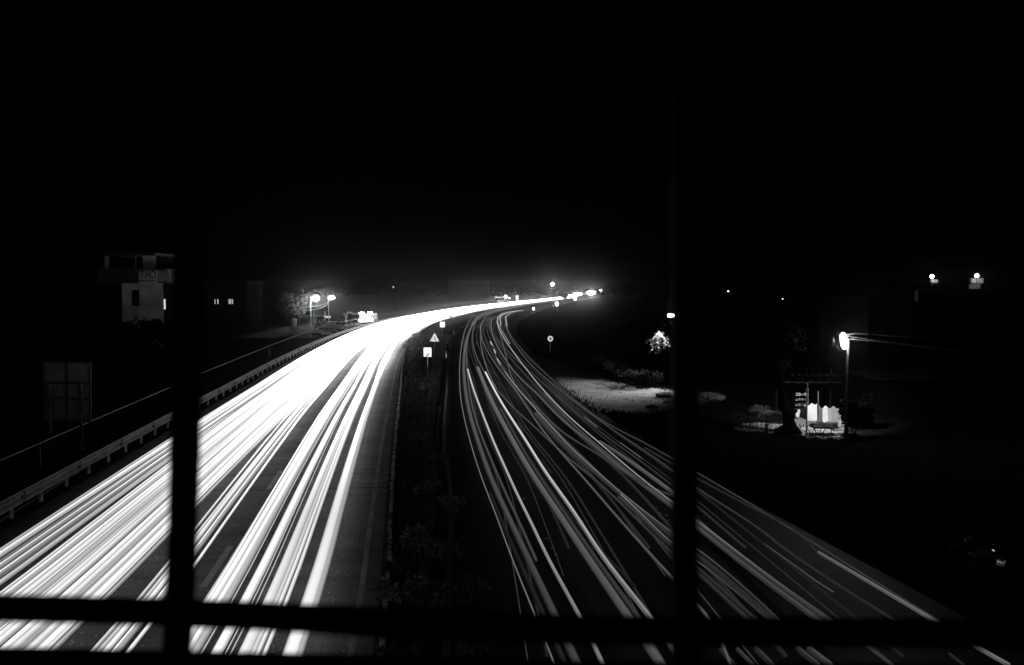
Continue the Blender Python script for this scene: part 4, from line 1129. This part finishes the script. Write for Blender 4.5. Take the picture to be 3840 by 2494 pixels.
# white car on the service road
def small_car(q, rz, label, name, m, lights=False, H=1.45, W=1.65, Lc=3.7):
    t = thing(name, q, label, "car" if name == "parked_car" else "van", None, rz)
    bd = MB()
    prof_ = [(-W/2,.28),(W/2,.28),(W/2,.80),(W/2*.96,.88),(-W/2*.96,.88),(-W/2,.80)]
    bd.prism(prof_, -Lc/2, Lc/2)
    cb = MB(); n = 0
    z0, z1 = .87, H
    f0, f1, r0, r1 = -Lc*.22, -Lc*.08, Lc*.44, Lc*.36
    if name != "parked_car": f0, f1, r0, r1 = -Lc*.46, -Lc*.38, Lc*.48, Lc*.47
    V = [(-W/2*.93,f0,z0),(W/2*.93,f0,z0),(W/2*.93,r0,z0),(-W/2*.93,r0,z0),(-W/2*.8,f1,z1),(W/2*.8,f1,z1),(W/2*.8,r1,z1),(-W/2*.8,r1,z1)]
    cb.v = V; cb.f = [(0,3,2,1),(4,5,6,7),(0,1,5,4),(1,2,6,5),(2,3,7,6),(3,0,4,7)]
    ws_ = MB(); ws_.quad((-W/2*.84,f0-.005+.02,z0+.05),(W/2*.84,f0-.005+.02,z0+.05),(W/2*.74,f1-.03,z1-.06),(-W/2*.74,f1-.03,z1-.06))
    ws_.v = [(x, y-.03, z) for x, y, z in ws_.v]
    parts = [(bd,"body",m,.05),(cb,"cabin",m,.04),(ws_,"windscreen",emit("cab_glow",.8) if lights else mat("car_glass",.03,.1,spec=.6),0)]
    for b_, n_, m_, bv in parts:
        o_ = b_.build(n_, m_, None, bevel=bv); o_.parent = t
    for sx in (-1, 1):
        o_ = MB().box((sx*W*.36, -Lc/2-.02, .66), (.34, .06, .22)).build("headlight", emit("headlamp_on", 40) if lights else signw, None, bevel=.03); o_.parent = t
        for sy in (-1, 1):
            wb_ = MB(); wb_.tube([(sx*(W/2-.02), sy*Lc*.31, .3), (sx*(W/2-.2), sy*Lc*.31, .3)], .3, 16)
            o_ = wb_.build("wheel", blk, None); o_.parent = t
    return t
small_car(G(1256,1238,0), R(70), "white parked car on the service road right of the goods heap", "parked_car", white)
# two vehicles with lights on
qa = G(1366, 1213, 0); qb = G(1396, 1211, 0)
for q, lab in ((qa, "bright van facing us on the service road, left of two"), (qb, "bright van facing us on the service road, right of two")):
    t = small_car(q, R(-8), lab, "van", white, True, H=2.0, W=1.45, Lc=3.2)
    o_ = MB().box((0, -1.4, 2.2), (1.0, .12, .2)).build("roof_light_bar", emit("headlamp_on", 40), None); o_.parent = t
    plight(t, q + Vector((0, -3.2, .9)), 260, .3)
# striped bollard stack with hooks
q = G(1298, 1240, 0); t = thing("striped_post", q, "black and white banded post with curved hooks on top by the crash barrier", "post")
for k in range(5):
    MB().tube([(q.x, q.y, k*.36), (q.x, q.y, k*.36+.355)], .24 if k % 2 == 0 else .19, 12).build("band", white if k % 2 == 0 else signd, t)
for (s_, L_c) in ((1, 2.2), (1, 1.4), (-1, .5)):
    b = MB(); b.tube(smooth_path([Vector((q.x, q.y, 1.8)), Vector((q.x+s_*.25, q.y, 2.7+.2*L_c)), Vector((q.x+s_*L_c*.6, q.y, 2.95)), Vector((q.x+s_*L_c, q.y, 2.65))]), .045, 6); b.build("hook", mat("cable_pale", .6, .5), t)

# ------------------------------------------------------------------ far lights along the bend
def far_lamp(x, y, Y, r, label, em=25, power=0, sc=(1,1,1), po=.3): return lampmast(x, y, Y, label, power, r*(.7 if em > 10 else 1), em, poleoff=po, name="far_lamp", group="distant lamps around the bend", sc=sc)
far_lamp(2072, 1066, 300, .75, "high lone lamp above the end of the light stream", 30, 1500)
far_lamp(2216, 1098, 420, 2.2, "largest glaring lamp right of the end of the light stream", 30, 1500, (1.5,1,.7))
far_lamp(2166, 1103, 410, 1.5, "elongated glaring lamp left of the largest one", 40, 500, (2.3,1,.45))
far_lamp(2140, 1108, 405, .8, "flat lamp at the very end of the light stream", 20, 0, (2.2,1,.5))
far_lamp(2253, 1089, 430, .65, "small round lamp right of the largest glaring one", 20)
far_lamp(2157, 1121, 300, .6, "small lamp below the elongated glaring one", 25, 150)
far_lamp(2088, 1140, 250, .65, "low lamp under the end of the light stream", 25, 150, (1,1,1.3))
far_lamp(2001, 1158, 240, .42, "small low lamp beside the right bend", 20, 60)
far_lamp(1896, 1113, 300, .62, "lamp on a pole standing in the light stream", 40, 400, po=-.7)
far_lamp(1910, 1118, 302, .3, "tiny lamp right of the lamp standing in the light stream", 15)
far_lamp(1475, 1076, 260, .2, "lone pin sharp light above the left side of the bend", 3)
far_lamp(2007, 1053, 300, .14, "faint pin sharp light left of the high lone lamp", .5)
far_lamp(2731, 1092, 200, .20, "lone pin sharp light right of the right upright", 3)
far_lamp(2935, 1121, 200, .16, "second lone pin sharp light farther right of the upright", 2)
Yw = 298.0
t = thing("lit_panel", at(1940, 1150), "small glowing upright panel standing above the light stream", "panel")
bx(1934, 1108, 1944, 1127, 0, .2, emit("panel_glow", 1.2), "panel_face", t); bx(1937, 1127, 1939, 1150, .05, .15, polem, "post", t)
t = thing("cross_arm_pole", at(1893, 1150), "pole with two pale cross arms beside the lamp in the light stream", "pole")
bx(1892, 1120, 1894, 1150, -.6, -.5, mat("canopy_white", .7, .6), "shaft", t)
bx(1856, 1113, 1886, 1116, -.6, -.5, mat("canopy_white", .7, .6), "arm", t); bx(1866, 1127, 1892, 1130, -.6, -.5, mat("canopy_white", .7, .6), "arm", t)
tree("bend_tree", G(2112, 1136, 0) , 6, (0, 4.0, (2.9,2.2,2.0)), 30, 70, .6, "dark bush crossing the light stream below the high lone lamp", seed=71, trunk_r=.2)
# far building silhouette over the bend
Yw = 420.0
t = thing("far_block", at(1760, 1100), "dim flat roofed block rising behind the light stream", "building")
bx(1680, 1060, 1832, 1130, 0, 12, mat("far_wall", .05, .9, .2, .2), "wall", t); bx(1676, 1056, 1836, 1059.7, -.6, 12.6, mat("far_roof", .1, .9), "roof", t)

# trees along the horizon, one dark mass
rnd = random.Random(404); lb = MB()
for i in range(150):
    x_ = -620 + 1200*i/149 + rnd.uniform(-4, 4)
    top_ = rnd.uniform(7.5, 13.2)
    for z_ in (2.5, top_*.5, top_-1.6): leaf_cloud(lb, (x_, 800+rnd.uniform(-8, 8), z_), (6.5, 4, 2.4), 26, 2.2, rnd)
tag(lb.build("distant_treeline", MATS["night_leaf"]), "dark mass of trees along the far horizon", "trees", None, "stuff")

# ------------------------------------------------------------------ rooftop lamps at far right
Yw = 75.0
rf = thing("dark_house", at(3560, 1350), "black flat roofed house at far right with two small roof lamps", "house")
bx(3420, 1088, 3800, 1500, 0, 9, mat("night_wall_b", .006, .9, spec=0), "wall", rf)
bx(3412, 1083, 3808, 1087.6, -.3, 9.3, mat("night_roof_b", .03, .9, spec=0), "roof", rf)
bx(3502, 1048, 3526, 1061, .4, .7, mat("limewash_b", .6, .8), "parapet_block", rf)
bx(3666, 1043, 3712, 1062, 1.0, 1.3, mat("limewash_b", .6, .8), "stair_tower_wall", rf)
bx(3660, 1066, 3700, 1083, 1.0, 1.3, mat("limewash_c", .3, .8), "stair_tower_wall", rf)
bx(3430, 1088, 3438, 1130, -.25, -.05, mat("limewash_b", .6, .8), "drain_strip", rf)
for (x, y, lab, pw) in ((3495,1037,"small star like lamp on the flat roof at far right, left one",9),(3663,1034,"small star like lamp on the flat roof at far right, right one",14)):
    top = D(x, y, 75.2)
    t = thing("roof_lamp", (top.x, 75.2, D(x,1084,75.2).z), lab, "lamp", "roof lamps at far right")
    MB().tube([(top.x, 75.2, D(x,1084,75.2).z), (top.x, 75.2, top.z)], .03, 6).build("pole", polem, t)
    MB().ball(top, .17, 12, 8).build("bulb", emit("lamp_glow_12", 12), t, smooth=True)
    plight(t, top + Vector((0, -.3, -.1)), pw, .1)

# ------------------------------------------------------------------ the hazy night air
hz = bpy.data.materials.new("night_haze"); hz.use_nodes = True
nt = hz.node_tree; nt.nodes.clear()
o_ = nt.nodes.new("ShaderNodeOutputMaterial"); v_ = nt.nodes.new("ShaderNodeVolumePrincipled")
v_.inputs["Color"].default_value = (.9, .9, .9, 1); v_.inputs["Density"].default_value = .0003; v_.inputs["Anisotropy"].default_value = .986
nt.links.new(v_.outputs[0], o_.inputs["Volume"])
hb = MB(); hb.box((0, 380, 6.5), (1400, 1000, 17))
h_ = hb.build("haze", hz); tag(h_, None, None, None, "stuff")
